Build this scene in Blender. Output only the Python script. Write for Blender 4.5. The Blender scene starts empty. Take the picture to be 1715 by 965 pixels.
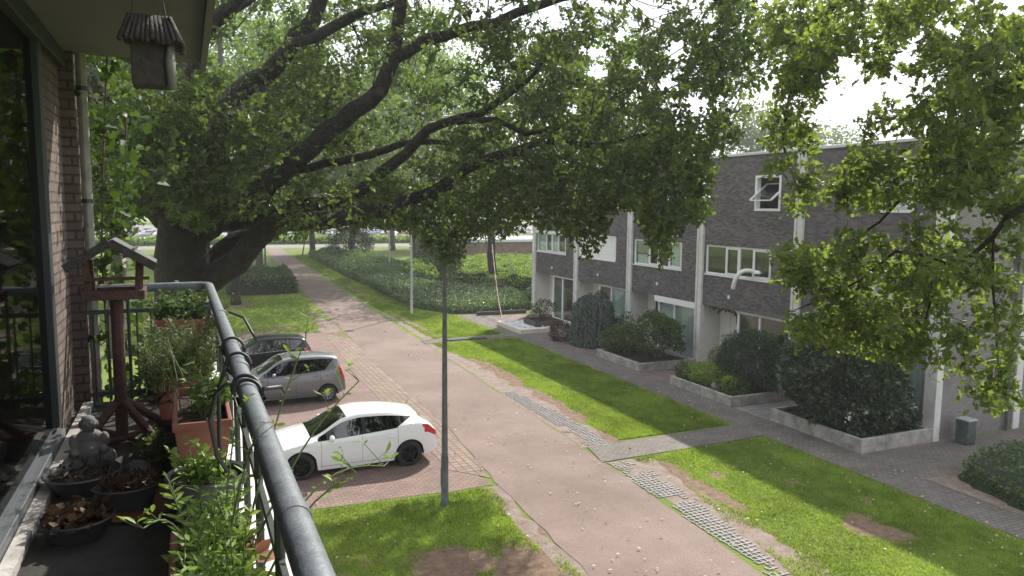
import bpy, math, random
import numpy as np
from mathutils import Vector, Matrix
random.seed(7); rng = np.random.default_rng(11)
C = bpy.context.scene.collection
SC = bpy.context.scene

# ------------------------------------------------------------------ camera
W0, H0, FPX = 1715, 965, 1240.0
ROLL, PITCH, YAW = .0095, math.atan(135.5/1240), math.atan(544/1240)
CAMH = 6.6
Fv = np.array([math.sin(YAW)*math.cos(PITCH), math.cos(YAW)*math.cos(PITCH), -math.sin(PITCH)])
_R = np.array([math.cos(YAW), -math.sin(YAW), 0]); _U = np.cross(_R, Fv)
Uv = _U*math.cos(ROLL)-_R*math.sin(ROLL); Rv = _R*math.cos(ROLL)+_U*math.sin(ROLL)
cam = bpy.data.cameras.new('camera'); co = bpy.data.objects.new('camera', cam); C.objects.link(co)
co.matrix_world = Matrix(((Rv[0],Uv[0],-Fv[0],0),(Rv[1],Uv[1],-Fv[1],0),(Rv[2],Uv[2],-Fv[2],CAMH),(0,0,0,1)))
cam.sensor_width = 36; cam.lens = FPX/W0*36; cam.clip_start = .05; cam.clip_end = 3000
SC.camera = co

# ------------------------------------------------------------------ sky, sun, exposure
SUN_EL, SUN_AZ = math.radians(42), math.radians(45)     # azimuth from +Y towards +X
wd = bpy.data.worlds.new('World'); SC.world = wd; wd.use_nodes = True
nt = wd.node_tree; bg = nt.nodes['Background']
sky = nt.nodes.new('ShaderNodeTexSky'); sky.sky_type = 'NISHITA'; sky.sun_disc = False
sky.sun_elevation = SUN_EL; sky.sun_rotation = SUN_AZ; sky.air_density = 1.0; sky.dust_density = 3.0; sky.ozone_density = 1.0
tc = nt.nodes.new('ShaderNodeTexCoord'); nz = nt.nodes.new('ShaderNodeTexNoise'); nz.inputs['Scale'].default_value = 2.2; nz.inputs['Detail'].default_value = 6
cr = nt.nodes.new('ShaderNodeValToRGB'); cr.color_ramp.elements[0].position = .36; cr.color_ramp.elements[1].position = .58
cr.color_ramp.elements[0].color = (.55,.55,.55,1); cr.color_ramp.elements[1].color = (1,1,1,1)
mx = nt.nodes.new('ShaderNodeMix'); mx.data_type = 'RGBA'; mx.inputs[7].default_value = (9.2,9.5,10.2,1)
nt.links.new(tc.outputs['Generated'], nz.inputs['Vector']); nt.links.new(nz.outputs['Fac'], cr.inputs['Fac'])
nt.links.new(cr.outputs['Color'], mx.inputs[0]); nt.links.new(sky.outputs['Color'], mx.inputs[6])
nt.links.new(mx.outputs[2], bg.inputs['Color']); bg.inputs['Strength'].default_value = .12
sl = bpy.data.lights.new('sun', 'SUN'); sl.energy = 5.0; sl.angle = math.radians(.6); sl.color = (1,.95,.86)
so = bpy.data.objects.new('sun', sl); C.objects.link(so)
SD = Vector((math.sin(SUN_AZ)*math.cos(SUN_EL), math.cos(SUN_AZ)*math.cos(SUN_EL), math.sin(SUN_EL)))
so.rotation_euler = SD.to_track_quat('Z','Y').to_euler(); so.location = (40,40,60)
SC.view_settings.view_transform = 'Standard'; SC.view_settings.look = 'None'; SC.view_settings.exposure = .53
SC.view_settings.gamma = 1; SC.view_settings.use_curve_mapping = False
SC.render.engine = 'CYCLES'
SC.cycles.max_bounces = 8; SC.cycles.transparent_max_bounces = 12; SC.cycles.transmission_bounces = 6
SUNK = 1/math.tan(SUN_EL)*math.sin(SUN_AZ)    # ground shift per metre of height (x and y alike)

# ------------------------------------------------------------------ helpers
def ray(px, py): return Fv + Rv*(px-W0/2)/FPX + Uv*(H0/2-py)/FPX
def at(px, py, Y):
    d = ray(px,py); t = Y/d[1]; return np.array([d[0]*t, Y, CAMH+d[2]*t])
def gp(px, py, z=0):
    d = ray(px,py); t = (z-CAMH)/d[2]; return (d[0]*t, d[1]*t)
def proj(P):
    v = P-np.array([0,0,CAMH]); k = v@Fv; k = np.where(k<.1,.1,k)
    return W0/2+FPX*(v@Rv)/k, H0/2-FPX*(v@Uv)/k
def rnd(a,b): return random.uniform(a,b)

def vnoise(x, y, seed=0):
    x = np.asarray(x,float); y = np.asarray(y,float)
    xi = np.floor(x).astype(np.int64); yi = np.floor(y).astype(np.int64); fx = x-xi; fy = y-yi
    fx = fx*fx*(3-2*fx); fy = fy*fy*(3-2*fy)
    def h(a,b):
        n = (a*374761393+b*668265263+seed*1442695041) & 0xffffffff
        n = ((n^(n>>13))*1274126177) & 0xffffffff; n = (n^(n>>16)) & 0xffffffff
        return n/4294967295.0
    return (h(xi,yi)*(1-fx)+h(xi+1,yi)*fx)*(1-fy)+(h(xi,yi+1)*(1-fx)+h(xi+1,yi+1)*fx)*fy
def fbm(x,y,seed=0,o=4):
    s=0;a=.5;t=0
    for i in range(o): s=s+a*vnoise(x*2**i,y*2**i,seed+i); t+=a; a*=.5
    return s/t

class MB:
    def __init__(s): s.v=[]; s.f=[]
    def add(s, vs, fs):
        n=len(s.v); s.v+= [tuple(map(float,p)) for p in vs]; s.f+=[tuple(i+n for i in f) for f in fs]; return s
    def box(s,x0,x1,y0,y1,z0,z1):
        return s.add([(x0,y0,z0),(x1,y0,z0),(x1,y1,z0),(x0,y1,z0),(x0,y0,z1),(x1,y0,z1),(x1,y1,z1),(x0,y1,z1)],
            [(3,2,1,0),(4,5,6,7),(0,1,5,4),(1,2,6,5),(2,3,7,6),(3,0,4,7)])
    def obox(s,c,size,M):
        hx,hy,hz=[q/2 for q in size]; vs=[]
        for z in (-hz,hz):
            for x,y in ((-hx,-hy),(hx,-hy),(hx,hy),(-hx,hy)): vs.append(Vector(c)+M@Vector((x,y,z)))
        return s.add(vs,[(3,2,1,0),(4,5,6,7),(0,1,5,4),(1,2,6,5),(2,3,7,6),(3,0,4,7)])
    def bar(s,a,b,w,h=None,up=(0,0,1)):
        a=Vector(a); b=Vector(b); h=h or w; d=(b-a); L=d.length; d.normalize(); u=Vector(up)
        if abs(d.dot(u))>.98: u=Vector((0,1,0))
        r=d.cross(u).normalized(); u=r.cross(d); M=Matrix((r,d,u)).transposed()
        return s.obox((a+b)/2,(w,L,h),M)
    def tube(s,pts,rad,n=8,cap=True):
        pts=[Vector(p) for p in pts]; m=len(pts)
        if not hasattr(rad,'__len__'): rad=[rad]*m
        vs=[]; fs=[]; pu=None
        for i,p in enumerate(pts):
            d=(pts[min(i+1,m-1)]-pts[max(i-1,0)]).normalized()
            if pu is None: pu=Vector((0,0,1)) if abs(d.z)<.9 else Vector((1,0,0))
            r=d.cross(pu)
            if r.length<1e-4: r=d.orthogonal()
            r.normalize(); u=r.cross(d).normalized(); pu=u
            for k in range(n):
                a=2*math.pi*k/n; vs.append(p+(r*math.cos(a)+u*math.sin(a))*rad[i])
        for i in range(m-1):
            for k in range(n): fs.append((i*n+k,i*n+(k+1)%n,(i+1)*n+(k+1)%n,(i+1)*n+k))
        if cap: fs.append(tuple(range(n))[::-1]); fs.append(tuple((m-1)*n+k for k in range(n)))
        return s.add(vs,fs)
    def lathe(s,prof,c=(0,0,0),n=20,axis='z',sx=1,sy=1):
        vs=[];fs=[];m=len(prof)
        for r,z in prof:
            for k in range(n):
                a=2*math.pi*k/n; x,y=r*math.cos(a)*sx,r*math.sin(a)*sy
                vs.append((c[0]+x,c[1]+y,c[2]+z) if axis=='z' else (c[0]+x,c[1]+z,c[2]+y))
        for i in range(m-1):
            for k in range(n):
                f=(i*n+k,i*n+(k+1)%n,(i+1)*n+(k+1)%n,(i+1)*n+k); fs.append(f if axis=='z' else f[::-1])
        if prof[0][0]>1e-4: fs.append(tuple(range(n))[::-1])
        if prof[-1][0]>1e-4: fs.append(tuple((m-1)*n+k for k in range(n)))
        return s.add(vs,fs)
    def ball(s,c,r,n=14,m=9):
        if not hasattr(r,'__len__'): r=(r,r,r)
        vs=[];fs=[]
        for i in range(m+1):
            t=math.pi*i/m
            for k in range(n):
                a=2*math.pi*k/n; vs.append((c[0]+r[0]*math.sin(t)*math.cos(a),c[1]+r[1]*math.sin(t)*math.sin(a),c[2]-r[2]*math.cos(t)))
        for i in range(m):
            for k in range(n): fs.append((i*n+k,i*n+(k+1)%n,(i+1)*n+(k+1)%n,(i+1)*n+k))
        return s.add(vs,fs)
    def build(s,name,mat,parent=None,smooth=False,loc=None,bevel=0):
        me=bpy.data.meshes.new(name)
        if loc is not None: vs=[(a-loc[0],b-loc[1],c-loc[2]) for a,b,c in s.v]
        else: vs=s.v
        me.from_pydata(vs,[],s.f); me.materials.append(mat)
        if smooth: me.shade_smooth() if smooth is True else me.set_sharp_from_angle(angle=math.radians(smooth))
        if smooth and smooth is not True:
            me.polygons.foreach_set('use_smooth',[True]*len(me.polygons)); me.set_sharp_from_angle(angle=math.radians(smooth))
        o=bpy.data.objects.new(name,me); C.objects.link(o)
        if bevel:
            b=o.modifiers.new('b','BEVEL'); b.width=bevel; b.segments=2; b.limit_method='ANGLE'
        if loc is not None and parent is None: o.location=loc
        if parent is not None:
            o.parent=parent
            if loc is None:     # vertices are in world space; parent carries a location only
                for vv in me.vertices: pass
                o.matrix_parent_inverse=Matrix.Translation(root_loc(parent)).inverted()
        return o
def root_loc(p):
    v=Vector((0,0,0))
    while p is not None and p.type=='EMPTY':
        v+=Vector(p.location); p=p.parent
    return v if p is None else Vector((0,0,0))
# things: empties keep location; parts have world-space vertices with inverse translation
def thing(name,label,cat,loc=(0,0,0),group=None):
    o=bpy.data.objects.new(name,None); o.empty_display_size=.2; C.objects.link(o); o.location=loc
    o['label']=label; o['category']=cat
    if group: o['group']=group
    return o
def tag(o,label,cat,group=None,kind=None):
    o['label']=label; o['category']=cat
    if group: o['group']=group
    if kind: o['kind']=kind
    return o
def part(name,mb,mat,par,smooth=False,bevel=0):
    """vertices given in world space; par is a thing (Empty or mesh at identity) or a part"""
    o=mb.build(name,mat,None,smooth,None,bevel)
    r=par
    while r.parent is not None: r=r.parent
    o.parent=par
    o.matrix_parent_inverse=Matrix.Translation(r.location).inverted() if par is r else Matrix.Identity(4)
    if par is not r:  # parent part itself has a parent inverse; world matrix of par is identity for unrotated things
        o.matrix_parent_inverse=Matrix.Identity(4)
    return o
def copy_thing(o,loc,rotz=0,label=None,scale=1):
    def cp(a,par):
        c=a.copy(); C.objects.link(c); c.parent=par
        for ch in [q for q in bpy.data.objects if q.parent is a]: 
            if not ch.get('_c'): cp(ch,c)
        return c
    kids={}
    c=o.copy(); C.objects.link(c); c.location=loc; c.rotation_euler=(0,0,rotz); c.scale=(scale,)*3
    if label: c['label']=label
    for ch in list(o.children):
        d=ch.copy(); C.objects.link(d); d.parent=c; d.matrix_parent_inverse=ch.matrix_parent_inverse.copy()
        for g in list(ch.children):
            e=g.copy(); C.objects.link(e); e.parent=d; e.matrix_parent_inverse=g.matrix_parent_inverse.copy()
    return c

# ------------------------------------------------------------------ materials
def srgb(r,g,b):
    f=lambda c: (c/255/12.92 if c/255<=.04045 else ((c/255+.055)/1.055)**2.4)
    return (f(r),f(g),f(b),1)
def mat(name,col=(.5,.5,.5),rough=.7,metal=0,noise=0,nscale=8,bump=0,bscale=30,spec=.5,coat=0,col2=None,emit=None):
    m=bpy.data.materials.new(name); m.use_nodes=True; n=m.node_tree; p=n.nodes['Principled BSDF']
    p.inputs['Roughness'].default_value=rough; p.inputs['Metallic'].default_value=metal; p.inputs['Specular IOR Level'].default_value=spec
    if coat: p.inputs['Coat Weight'].default_value=coat; p.inputs['Coat Roughness'].default_value=.04
    c=tuple(col[:3])+(1,)
    if noise or col2:
        t=n.nodes.new('ShaderNodeTexCoord'); z=n.nodes.new('ShaderNodeTexNoise'); z.inputs['Scale'].default_value=nscale; z.inputs['Detail'].default_value=6; z.inputs['Roughness'].default_value=.65
        n.links.new(t.outputs['Object'],z.inputs['Vector'])
        r=n.nodes.new('ShaderNodeValToRGB'); r.color_ramp.elements[0].position=.32; r.color_ramp.elements[1].position=.68
        c2=tuple(col2[:3])+(1,) if col2 else tuple(min(1,q*(1+noise)) for q in c[:3])+(1,)
        c1=c if col2 else tuple(q*(1-noise) for q in c[:3])+(1,)
        r.color_ramp.elements[0].color=c1; r.color_ramp.elements[1].color=c2
        n.links.new(z.outputs['Fac'],r.inputs['Fac']); n.links.new(r.outputs['Color'],p.inputs['Base Color'])
    else: p.inputs['Base Color'].default_value=c
    if bump:
        t=n.nodes.new('ShaderNodeTexCoord'); z=n.nodes.new('ShaderNodeTexNoise'); z.inputs['Scale'].default_value=bscale; z.inputs['Detail'].default_value=5
        b=n.nodes.new('ShaderNodeBump'); b.inputs['Strength'].default_value=bump; b.inputs['Distance'].default_value=.02 if bump<1 else .09
        n.links.new(t.outputs['Object'],z.inputs['Vector']); n.links.new(z.outputs['Fac'],b.inputs['Height']); n.links.new(b.outputs['Normal'],p.inputs['Normal'])
    return m
def brick(name,c1,c2,mortar,axes='YZ',bw=.22,bh=.065,ms=.006,rough=.85,rot=0,offset=.5,noise=.35,bump=.4,moss=None,nsc=1.2):
    m=bpy.data.materials.new(name); m.use_nodes=True; n=m.node_tree; L=n.links; p=n.nodes['Principled BSDF']; p.inputs['Roughness'].default_value=rough
    t=n.nodes.new('ShaderNodeTexCoord'); sp=n.nodes.new('ShaderNodeSeparateXYZ'); cb=n.nodes.new('ShaderNodeCombineXYZ')
    L.new(t.outputs['Object'],sp.inputs[0]); L.new(sp.outputs['XYZ'.index(axes[0])],cb.inputs[0]); L.new(sp.outputs['XYZ'.index(axes[1])],cb.inputs[1])
    mp=n.nodes.new('ShaderNodeMapping'); mp.inputs['Rotation'].default_value=(0,0,rot); L.new(cb.outputs[0],mp.inputs[0])
    b=n.nodes.new('ShaderNodeTexBrick'); b.offset=offset; b.inputs['Scale'].default_value=1; b.inputs['Brick Width'].default_value=bw; b.inputs['Row Height'].default_value=bh
    b.inputs['Mortar Size'].default_value=ms; b.inputs['Mortar Smooth'].default_value=.3; b.inputs['Bias'].default_value=0
    b.inputs['Color1'].default_value=c1+(1,); b.inputs['Color2'].default_value=c2+(1,); b.inputs['Mortar'].default_value=mortar+(1,)
    L.new(mp.outputs[0],b.inputs['Vector'])
    z=n.nodes.new('ShaderNodeTexNoise'); z.inputs['Scale'].default_value=nsc; z.inputs['Detail'].default_value=8; z.inputs['Roughness'].default_value=.7; L.new(cb.outputs[0],z.inputs['Vector'])
    mr=n.nodes.new('ShaderNodeMapRange'); mr.inputs[1].default_value=.3; mr.inputs[2].default_value=.7; mr.inputs[3].default_value=1-noise; mr.inputs[4].default_value=1+noise
    L.new(z.outputs['Fac'],mr.inputs[0])
    mu=n.nodes.new('ShaderNodeMix'); mu.data_type='RGBA'; mu.blend_type='MULTIPLY'; mu.inputs[0].default_value=1
    L.new(b.outputs['Color'],mu.inputs[6]); L.new(mr.outputs[0],mu.inputs[7]); out=mu.outputs[2]
    if moss:
        z2=n.nodes.new('ShaderNodeTexNoise'); z2.inputs['Scale'].default_value=.9; z2.inputs['Detail'].default_value=6; L.new(cb.outputs[0],z2.inputs['Vector'])
        mr2=n.nodes.new('ShaderNodeMapRange'); mr2.inputs[1].default_value=.45; mr2.inputs[2].default_value=.6; L.new(z2.outputs['Fac'],mr2.inputs[0])
        mm=n.nodes.new('ShaderNodeMath'); mm.operation='MULTIPLY'; L.new(b.outputs['Fac'],mm.inputs[0]); L.new(mr2.outputs[0],mm.inputs[1])
        m3=n.nodes.new('ShaderNodeMix'); m3.data_type='RGBA'; L.new(mm.outputs[0],m3.inputs[0]); L.new(out,m3.inputs[6]); m3.inputs[7].default_value=moss+(1,); out=m3.outputs[2]
    L.new(out,p.inputs['Base Color'])
    bp=n.nodes.new('ShaderNodeBump'); bp.inputs['Strength'].default_value=bump; bp.inputs['Distance'].default_value=.01; bp.invert=True
    L.new(b.outputs['Fac'],bp.inputs['Height']); L.new(bp.outputs['Normal'],p.inputs['Normal'])
    return m
def leafmat(name,dark,light,trans,tw=.42,rough=.5):
    """leaf: each leaf carries its own 'rnd' value that picks its green"""
    m=bpy.data.materials.new(name); m.use_nodes=True; n=m.node_tree; L=n.links; p=n.nodes['Principled BSDF']; out=n.nodes['Material Output']
    a=n.nodes.new('ShaderNodeAttribute'); a.attribute_name='rnd'
    mixc=n.nodes.new('ShaderNodeMix'); mixc.data_type='RGBA'; L.new(a.outputs['Fac'],mixc.inputs[0]); mixc.inputs[6].default_value=tuple(dark)+(1,); mixc.inputs[7].default_value=tuple(light)+(1,)
    L.new(mixc.outputs[2],p.inputs['Base Color']); p.inputs['Roughness'].default_value=rough; p.inputs['Specular IOR Level'].default_value=.35
    tr=n.nodes.new('ShaderNodeBsdfTranslucent')
    hm=n.nodes.new('ShaderNodeMix'); hm.data_type='RGBA'; L.new(a.outputs['Fac'],hm.inputs[0]); hm.inputs[6].default_value=tuple(q*.6 for q in trans)+(1,); hm.inputs[7].default_value=tuple(trans)+(1,)
    L.new(hm.outputs[2],tr.inputs['Color'])
    ms=n.nodes.new('ShaderNodeMixShader'); ms.inputs[0].default_value=tw; L.new(p.outputs[0],ms.inputs[1]); L.new(tr.outputs[0],ms.inputs[2]); L.new(ms.outputs[0],out.inputs['Surface'])
    return m
def glassmat(name,tint=(.9,.95,.95),refl=.12,dark=.75,gc=.95):
    m=bpy.data.materials.new(name); m.use_nodes=True; n=m.node_tree; L=n.links; n.nodes.remove(n.nodes['Principled BSDF']); out=n.nodes['Material Output']
    t=n.nodes.new('ShaderNodeBsdfTransparent'); t.inputs[0].default_value=tuple(q*dark for q in tint)+(1,)
    g=n.nodes.new('ShaderNodeBsdfGlossy'); g.inputs['Roughness'].default_value=.02; g.inputs['Color'].default_value=(gc,gc,gc,1)
    lw=n.nodes.new('ShaderNodeLayerWeight'); lw.inputs[0].default_value=.5; f=n.nodes.new('ShaderNodeMath'); f.operation='POWER'; f.inputs[1].default_value=4; L.new(lw.outputs['Facing'],f.inputs[0])
    ad=n.nodes.new('ShaderNodeMath'); ad.operation='ADD'; ad.use_clamp=True; ad.inputs[1].default_value=refl; L.new(f.outputs[0],ad.inputs[0])
    x=n.nodes.new('ShaderNodeMixShader'); L.new(ad.outputs[0],x.inputs[0]); L.new(t.outputs[0],x.inputs[1]); L.new(g.outputs[0],x.inputs[2]); L.new(x.outputs[0],out.inputs['Surface'])
    return m

M={}
M['asphalt']=None
def ground_noise_mat(name,ca,cb,fine=60,finea=.25,coarse=.8,rough=.9,speck=None):
    m=bpy.data.materials.new(name); m.use_nodes=True; n=m.node_tree; L=n.links; p=n.nodes['Principled BSDF']; p.inputs['Roughness'].default_value=rough
    t=n.nodes.new('ShaderNodeTexCoord')
    z=n.nodes.new('ShaderNodeTexNoise'); z.inputs['Scale'].default_value=coarse; z.inputs['Detail'].default_value=8; z.inputs['Roughness'].default_value=.68; L.new(t.outputs['Object'],z.inputs['Vector'])
    r=n.nodes.new('ShaderNodeValToRGB'); r.color_ramp.elements[0].position=.35; r.color_ramp.elements[1].position=.65; r.color_ramp.elements[0].color=ca+(1,); r.color_ramp.elements[1].color=cb+(1,); L.new(z.outputs['Fac'],r.inputs[0])
    z2=n.nodes.new('ShaderNodeTexNoise'); z2.inputs['Scale'].default_value=fine; z2.inputs['Detail'].default_value=3; L.new(t.outputs['Object'],z2.inputs['Vector'])
    mr=n.nodes.new('ShaderNodeMapRange'); mr.inputs[1].default_value=.3; mr.inputs[2].default_value=.7; mr.inputs[3].default_value=1-finea; mr.inputs[4].default_value=1+finea; L.new(z2.outputs['Fac'],mr.inputs[0])
    mu=n.nodes.new('ShaderNodeMix'); mu.data_type='RGBA'; mu.blend_type='MULTIPLY'; mu.inputs[0].default_value=1; L.new(r.outputs[0],mu.inputs[6]); L.new(mr.outputs[0],mu.inputs[7]); o=mu.outputs[2]
    if speck:
        v=n.nodes.new('ShaderNodeTexVoronoi'); v.inputs['Scale'].default_value=9; L.new(t.outputs['Object'],v.inputs['Vector'])
        lt=n.nodes.new('ShaderNodeMath'); lt.operation='LESS_THAN'; lt.inputs[1].default_value=.09; L.new(v.outputs['Distance'],lt.inputs[0])
        m3=n.nodes.new('ShaderNodeMix'); m3.data_type='RGBA'; L.new(lt.outputs[0],m3.inputs[0]); L.new(o,m3.inputs[6]); m3.inputs[7].default_value=speck+(1,); o=m3.outputs[2]
    L.new(o,p.inputs['Base Color'])
    b=n.nodes.new('ShaderNodeBump'); b.inputs['Strength'].default_value=.35; b.inputs['Distance'].default_value=.01; L.new(z2.outputs['Fac'],b.inputs['Height']); L.new(b.outputs[0],p.inputs['Normal'])
    return m
M['road']=ground_noise_mat('red_asphalt',(.155,.108,.09),(.23,.168,.145),fine=60,finea=.35,coarse=.38)
M['farroad']=ground_noise_mat('grey_asphalt',(.17,.16,.155),(.22,.21,.2))
M['pavers']=brick('parking_pavers',(.25,.155,.135),(.19,.125,.112),(.07,.062,.048),'XY',.2,.1,.009,moss=(.06,.085,.02),noise=.25)
M['strip']=brick('strip_pavers',(.27,.18,.155),(.205,.14,.12),(.085,.08,.05),'YX',.2,.2,.018,offset=.0,moss=(.09,.12,.025),noise=.25)
M['path']=brick('path_pavers',(.165,.14,.125),(.125,.108,.1),(.05,.045,.04),'XY',.2,.1,.008,moss=(.045,.06,.02),noise=.3)
M['yard']=brick('yard_pavers',(.215,.155,.14),(.165,.122,.112),(.07,.06,.05),'XY',.2,.1,.008,rot=math.pi/4,noise=.25)
M['slab']=brick('concrete_slabs',(.23,.21,.195),(.2,.185,.175),(.06,.055,.05),'XY',.6,.6,.01,offset=0,noise=.2)
M['fac']=brick('dark_brick',(.15,.135,.138),(.058,.052,.058),(.11,.1,.1),'YZ',.21,.066,.008,noise=.22,nsc=.8)
M['gab']=brick('gable_brick',(.235,.215,.20),(.19,.172,.16),(.15,.14,.13),'XZ',.21,.066,.009,noise=.22)
M['balbrick']=brick('balcony_brick',(.15,.105,.088),(.105,.078,.068),(.05,.042,.036),'XZ',.21,.066,.01,noise=.3,nsc=4)
M['balbrickY']=brick('balcony_brick_side',(.17,.12,.1),(.12,.09,.078),(.06,.05,.042),'YZ',.21,.066,.01,noise=.3,nsc=4)
M['garage']=brick('garage_brick',(.26,.16,.12),(.2,.12,.09),(.15,.12,.1),'XZ',.21,.066,.008)
M['concrete']=mat('pale_concrete',(.62,.61,.58),.85,noise=.14,nscale=3,bump=.2)
M['conc2']=mat('planter_concrete',(.33,.315,.29),.9,noise=.4,nscale=3,bump=.3,bscale=40)
M['cream']=mat('cream_render',(.68,.66,.61),.9,noise=.05,nscale=2)
M['white']=mat('white_paint',(.78,.78,.77),.45,noise=.03,nscale=3)
M['coping']=mat('roof_coping',(.62,.64,.66),.4,metal=.2)
M['roof']=mat('bitumen_roof',(.12,.12,.12),.9,noise=.2)
M['door']=mat('dark_door',(.03,.026,.026),.5)
M['room']=mat('room_wall',(.16,.15,.14),.9)
M['curtain']=mat('sheer_curtain',(.7,.71,.68),.95)
M['curt_teal']=mat('pale_teal_curtain',(.55,.68,.66),.95)
M['curt_dark']=mat('taupe_curtain',(.25,.23,.2),.95)
M['glass']=glassmat('window_glass',refl=.07,dark=.95)
M['carglass']=glassmat('car_glass',(.3,.34,.34),refl=.10,dark=.28)
M['soil']=mat('planter_soil',(.028,.02,.014),1,noise=.4,nscale=12,bump=.6)
M['bark']=mat('oak_bark',(.016,.014,.011),.95,col2=(.045,.038,.03),nscale=5,bump=1.0,bscale=9)
M['bark2']=mat('grey_bark',(.06,.05,.04),.95,col2=(.11,.095,.078),nscale=6,bump=.8,bscale=20)
M['post']=mat('painted_steel_green_grey',(.10,.115,.11),.55,metal=.3,noise=.3,nscale=5)
M['postlight']=mat('galvanised_steel',(.42,.43,.43),.5,metal=.4,noise=.1)
M['pipe']=mat('grey_painted_steel_pipe',(.12,.135,.15),.5,noise=.28,nscale=22,bump=.12,bscale=90)
M['rail']=mat('dark_steel_bars',(.035,.045,.042),.5)
M['terra']=mat('terracotta_plastic',(.20,.066,.043),.6,noise=.15,nscale=9)
M['blackplastic']=mat('dark_plastic_pot',(.05,.055,.058),.5,noise=.2,nscale=10)
M['cable']=mat('black_rubber_hose',(.035,.04,.042),.5)
M['feeder']=mat('red_brown_wood',(.08,.04,.033),.8,noise=.3,nscale=20,bump=.4,bscale=60)
M['feltroof']=mat('grey_roofing_felt',(.09,.1,.1),.85,noise=.3,nscale=14)
M['weather']=mat('weathered_wood',(.06,.052,.048),.9,noise=.35,nscale=24,bump=.5,bscale=50)
M['statue']=mat('grey_cast_stone',(.17,.168,.16),.85,noise=.25,nscale=22,bump=.3)
M['enamel']=mat('grey_enamel',(.08,.086,.09),.5,noise=.3,nscale=12)
M['dry']=mat('dried_plant',(.22,.12,.06),.95,noise=.5,nscale=22)
M['ceil']=mat('grey_painted_ceiling',(.17,.165,.165),.9,noise=.08,nscale=2)
M['floor']=mat('balcony_floor',(.035,.033,.03),.95,noise=.35,nscale=7,bump=.4)
M['frame_grey']=mat('grey_aluminium_track',(.16,.17,.185),.4,metal=.5)
M['oak']=leafmat('oak_leaves',(.027,.042,.018),(.062,.086,.036),(.23,.35,.045),.40)
M['oakR']=leafmat('near_oak_leaves',(.035,.056,.022),(.075,.11,.04),(.38,.52,.06),.42)
M['bgleaf']=leafmat('far_leaves',(.045,.085,.016),(.10,.165,.03),(.27,.43,.05),.5)
M['darkleaf']=leafmat('dark_leaves',(.02,.035,.018),(.075,.11,.055),(.07,.13,.02),.25,.4)
M['midleaf']=leafmat('shrub_leaves',(.04,.07,.025),(.13,.18,.07),(.14,.24,.04),.35,.4)
M['limeleaf']=leafmat('lime_leaves',(.15,.26,.03),(.28,.4,.05),(.35,.5,.05),.4)
M['feather']=leafmat('feathery_leaves',(.025,.05,.025),(.075,.115,.05),(.08,.14,.04),.25)
M['covleaf']=leafmat('ground_cover_leaves',(.06,.10,.035),(.23,.31,.15),(.26,.4,.07),.35,.35)
M['greyleaf']=leafmat('blue_green_needles',(.06,.085,.07),(.19,.225,.19),(.06,.1,.05),.2,.7)
M['brownleaf']=leafmat('purple_brown_leaves',(.05,.035,.028),(.12,.09,.07),(.12,.08,.05),.25)
M['yelleaf']=leafmat('yellow_green_leaves',(.08,.11,.02),(.16,.19,.04),(.28,.32,.05),.4)
M['potleaf']=leafmat('sunlit_pot_leaves',(.15,.24,.05),(.27,.38,.10),(.32,.48,.08),.4)  # lighter green, sun on the seedlings put into the leaf colour
M['potdark']=leafmat('shaded_pot_leaves',(.04,.065,.02),(.10,.14,.045),(.15,.2,.05),.35)  # darker copy with the balcony shade put into its green
M["white_petal"]=mat('white_petals',(.75,.74,.7),.7)
M['orange']=mat('orange_plastic',(.8,.12,.03),.6)
M['stem']=mat('green_stem',(.12,.16,.06),.7)
M['woody']=mat('woody_stem',(.09,.065,.045),.9)
M['grassb']=leafmat('grass_blades',(.12,.19,.03),(.25,.34,.065),(.4,.54,.06),.5,.6)

# ------------------------------------------------------------------ ground, roads, pavements
def sheet(name,pts,z,m,kind='structure',label=None,thick=0):
    mb=MB(); n=len(pts)
    if thick:
        mb.add([(x,y,z) for x,y in pts]+[(x,y,z-thick) for x,y in pts],[tuple(range(n)),tuple(range(2*n-1,n-1,-1))]+[(i,i+n,(i+1)%n+n,(i+1)%n) for i in range(n)])
    else: mb.add([(x,y,z) for x,y in pts],[tuple(range(n))])
    o=mb.build(name,m); o['kind']=kind
    return o
# bare soil mask shared by the turf colour and the blades: blobs of wear
BARE=[(12.9,10.6,.55,.75,1),(4.3,12.4,1.3,.8,.75),(2.4,13.2,1.1,.7,.5),(5.4,11.6,.9,1.6,.8),(5.9,9.6,.45,2.2,1.2),(6.25,13.2,.25,1.6,1.),(11.1,22.6,.42,3.2,1.2),(11.25,27.3,.4,3.0,1.3),(10.9,17.9,.35,1.2,1.),
      (11.0,14.0,.35,2.2,.9),(10.4,11,.3,1.5,.9),(11.9,14.3,.35,.4,.6),(2.8,52.0,1.6,1.6,1),(.2,19.5,2.6,2.6,1.1),(11.5,40,.3,6,.8),(11.9,60,.3,14,.9),(6.9,43,.35,6,.9),(4.6,41.2,1.5,1.2,.5),(2.2,40.1,2.5,.5,.9),(6.6,38,.8,1.6,.8),(5.2,57.5,3.,1.6,1.3),(14.0,11.6,.3,.3,.5),(13.3,13.2,.2,.2,.5)]
def bare(x,y):
    s=np.zeros_like(x)
    for cx,cy,rx,ry,k in BARE:
        d=((x-cx)/rx)**2+((y-cy)/ry)**2; s=np.maximum(s,k*np.exp(-d*1.1))
    n=fbm(x*1.6,y*1.6,5,5); n2=fbm(x*5,y*5,9,3)
    return np.clip((s*1.25+(n-.5)*.9+(n2-.5)*.5-.42)*4,0,1)
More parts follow.
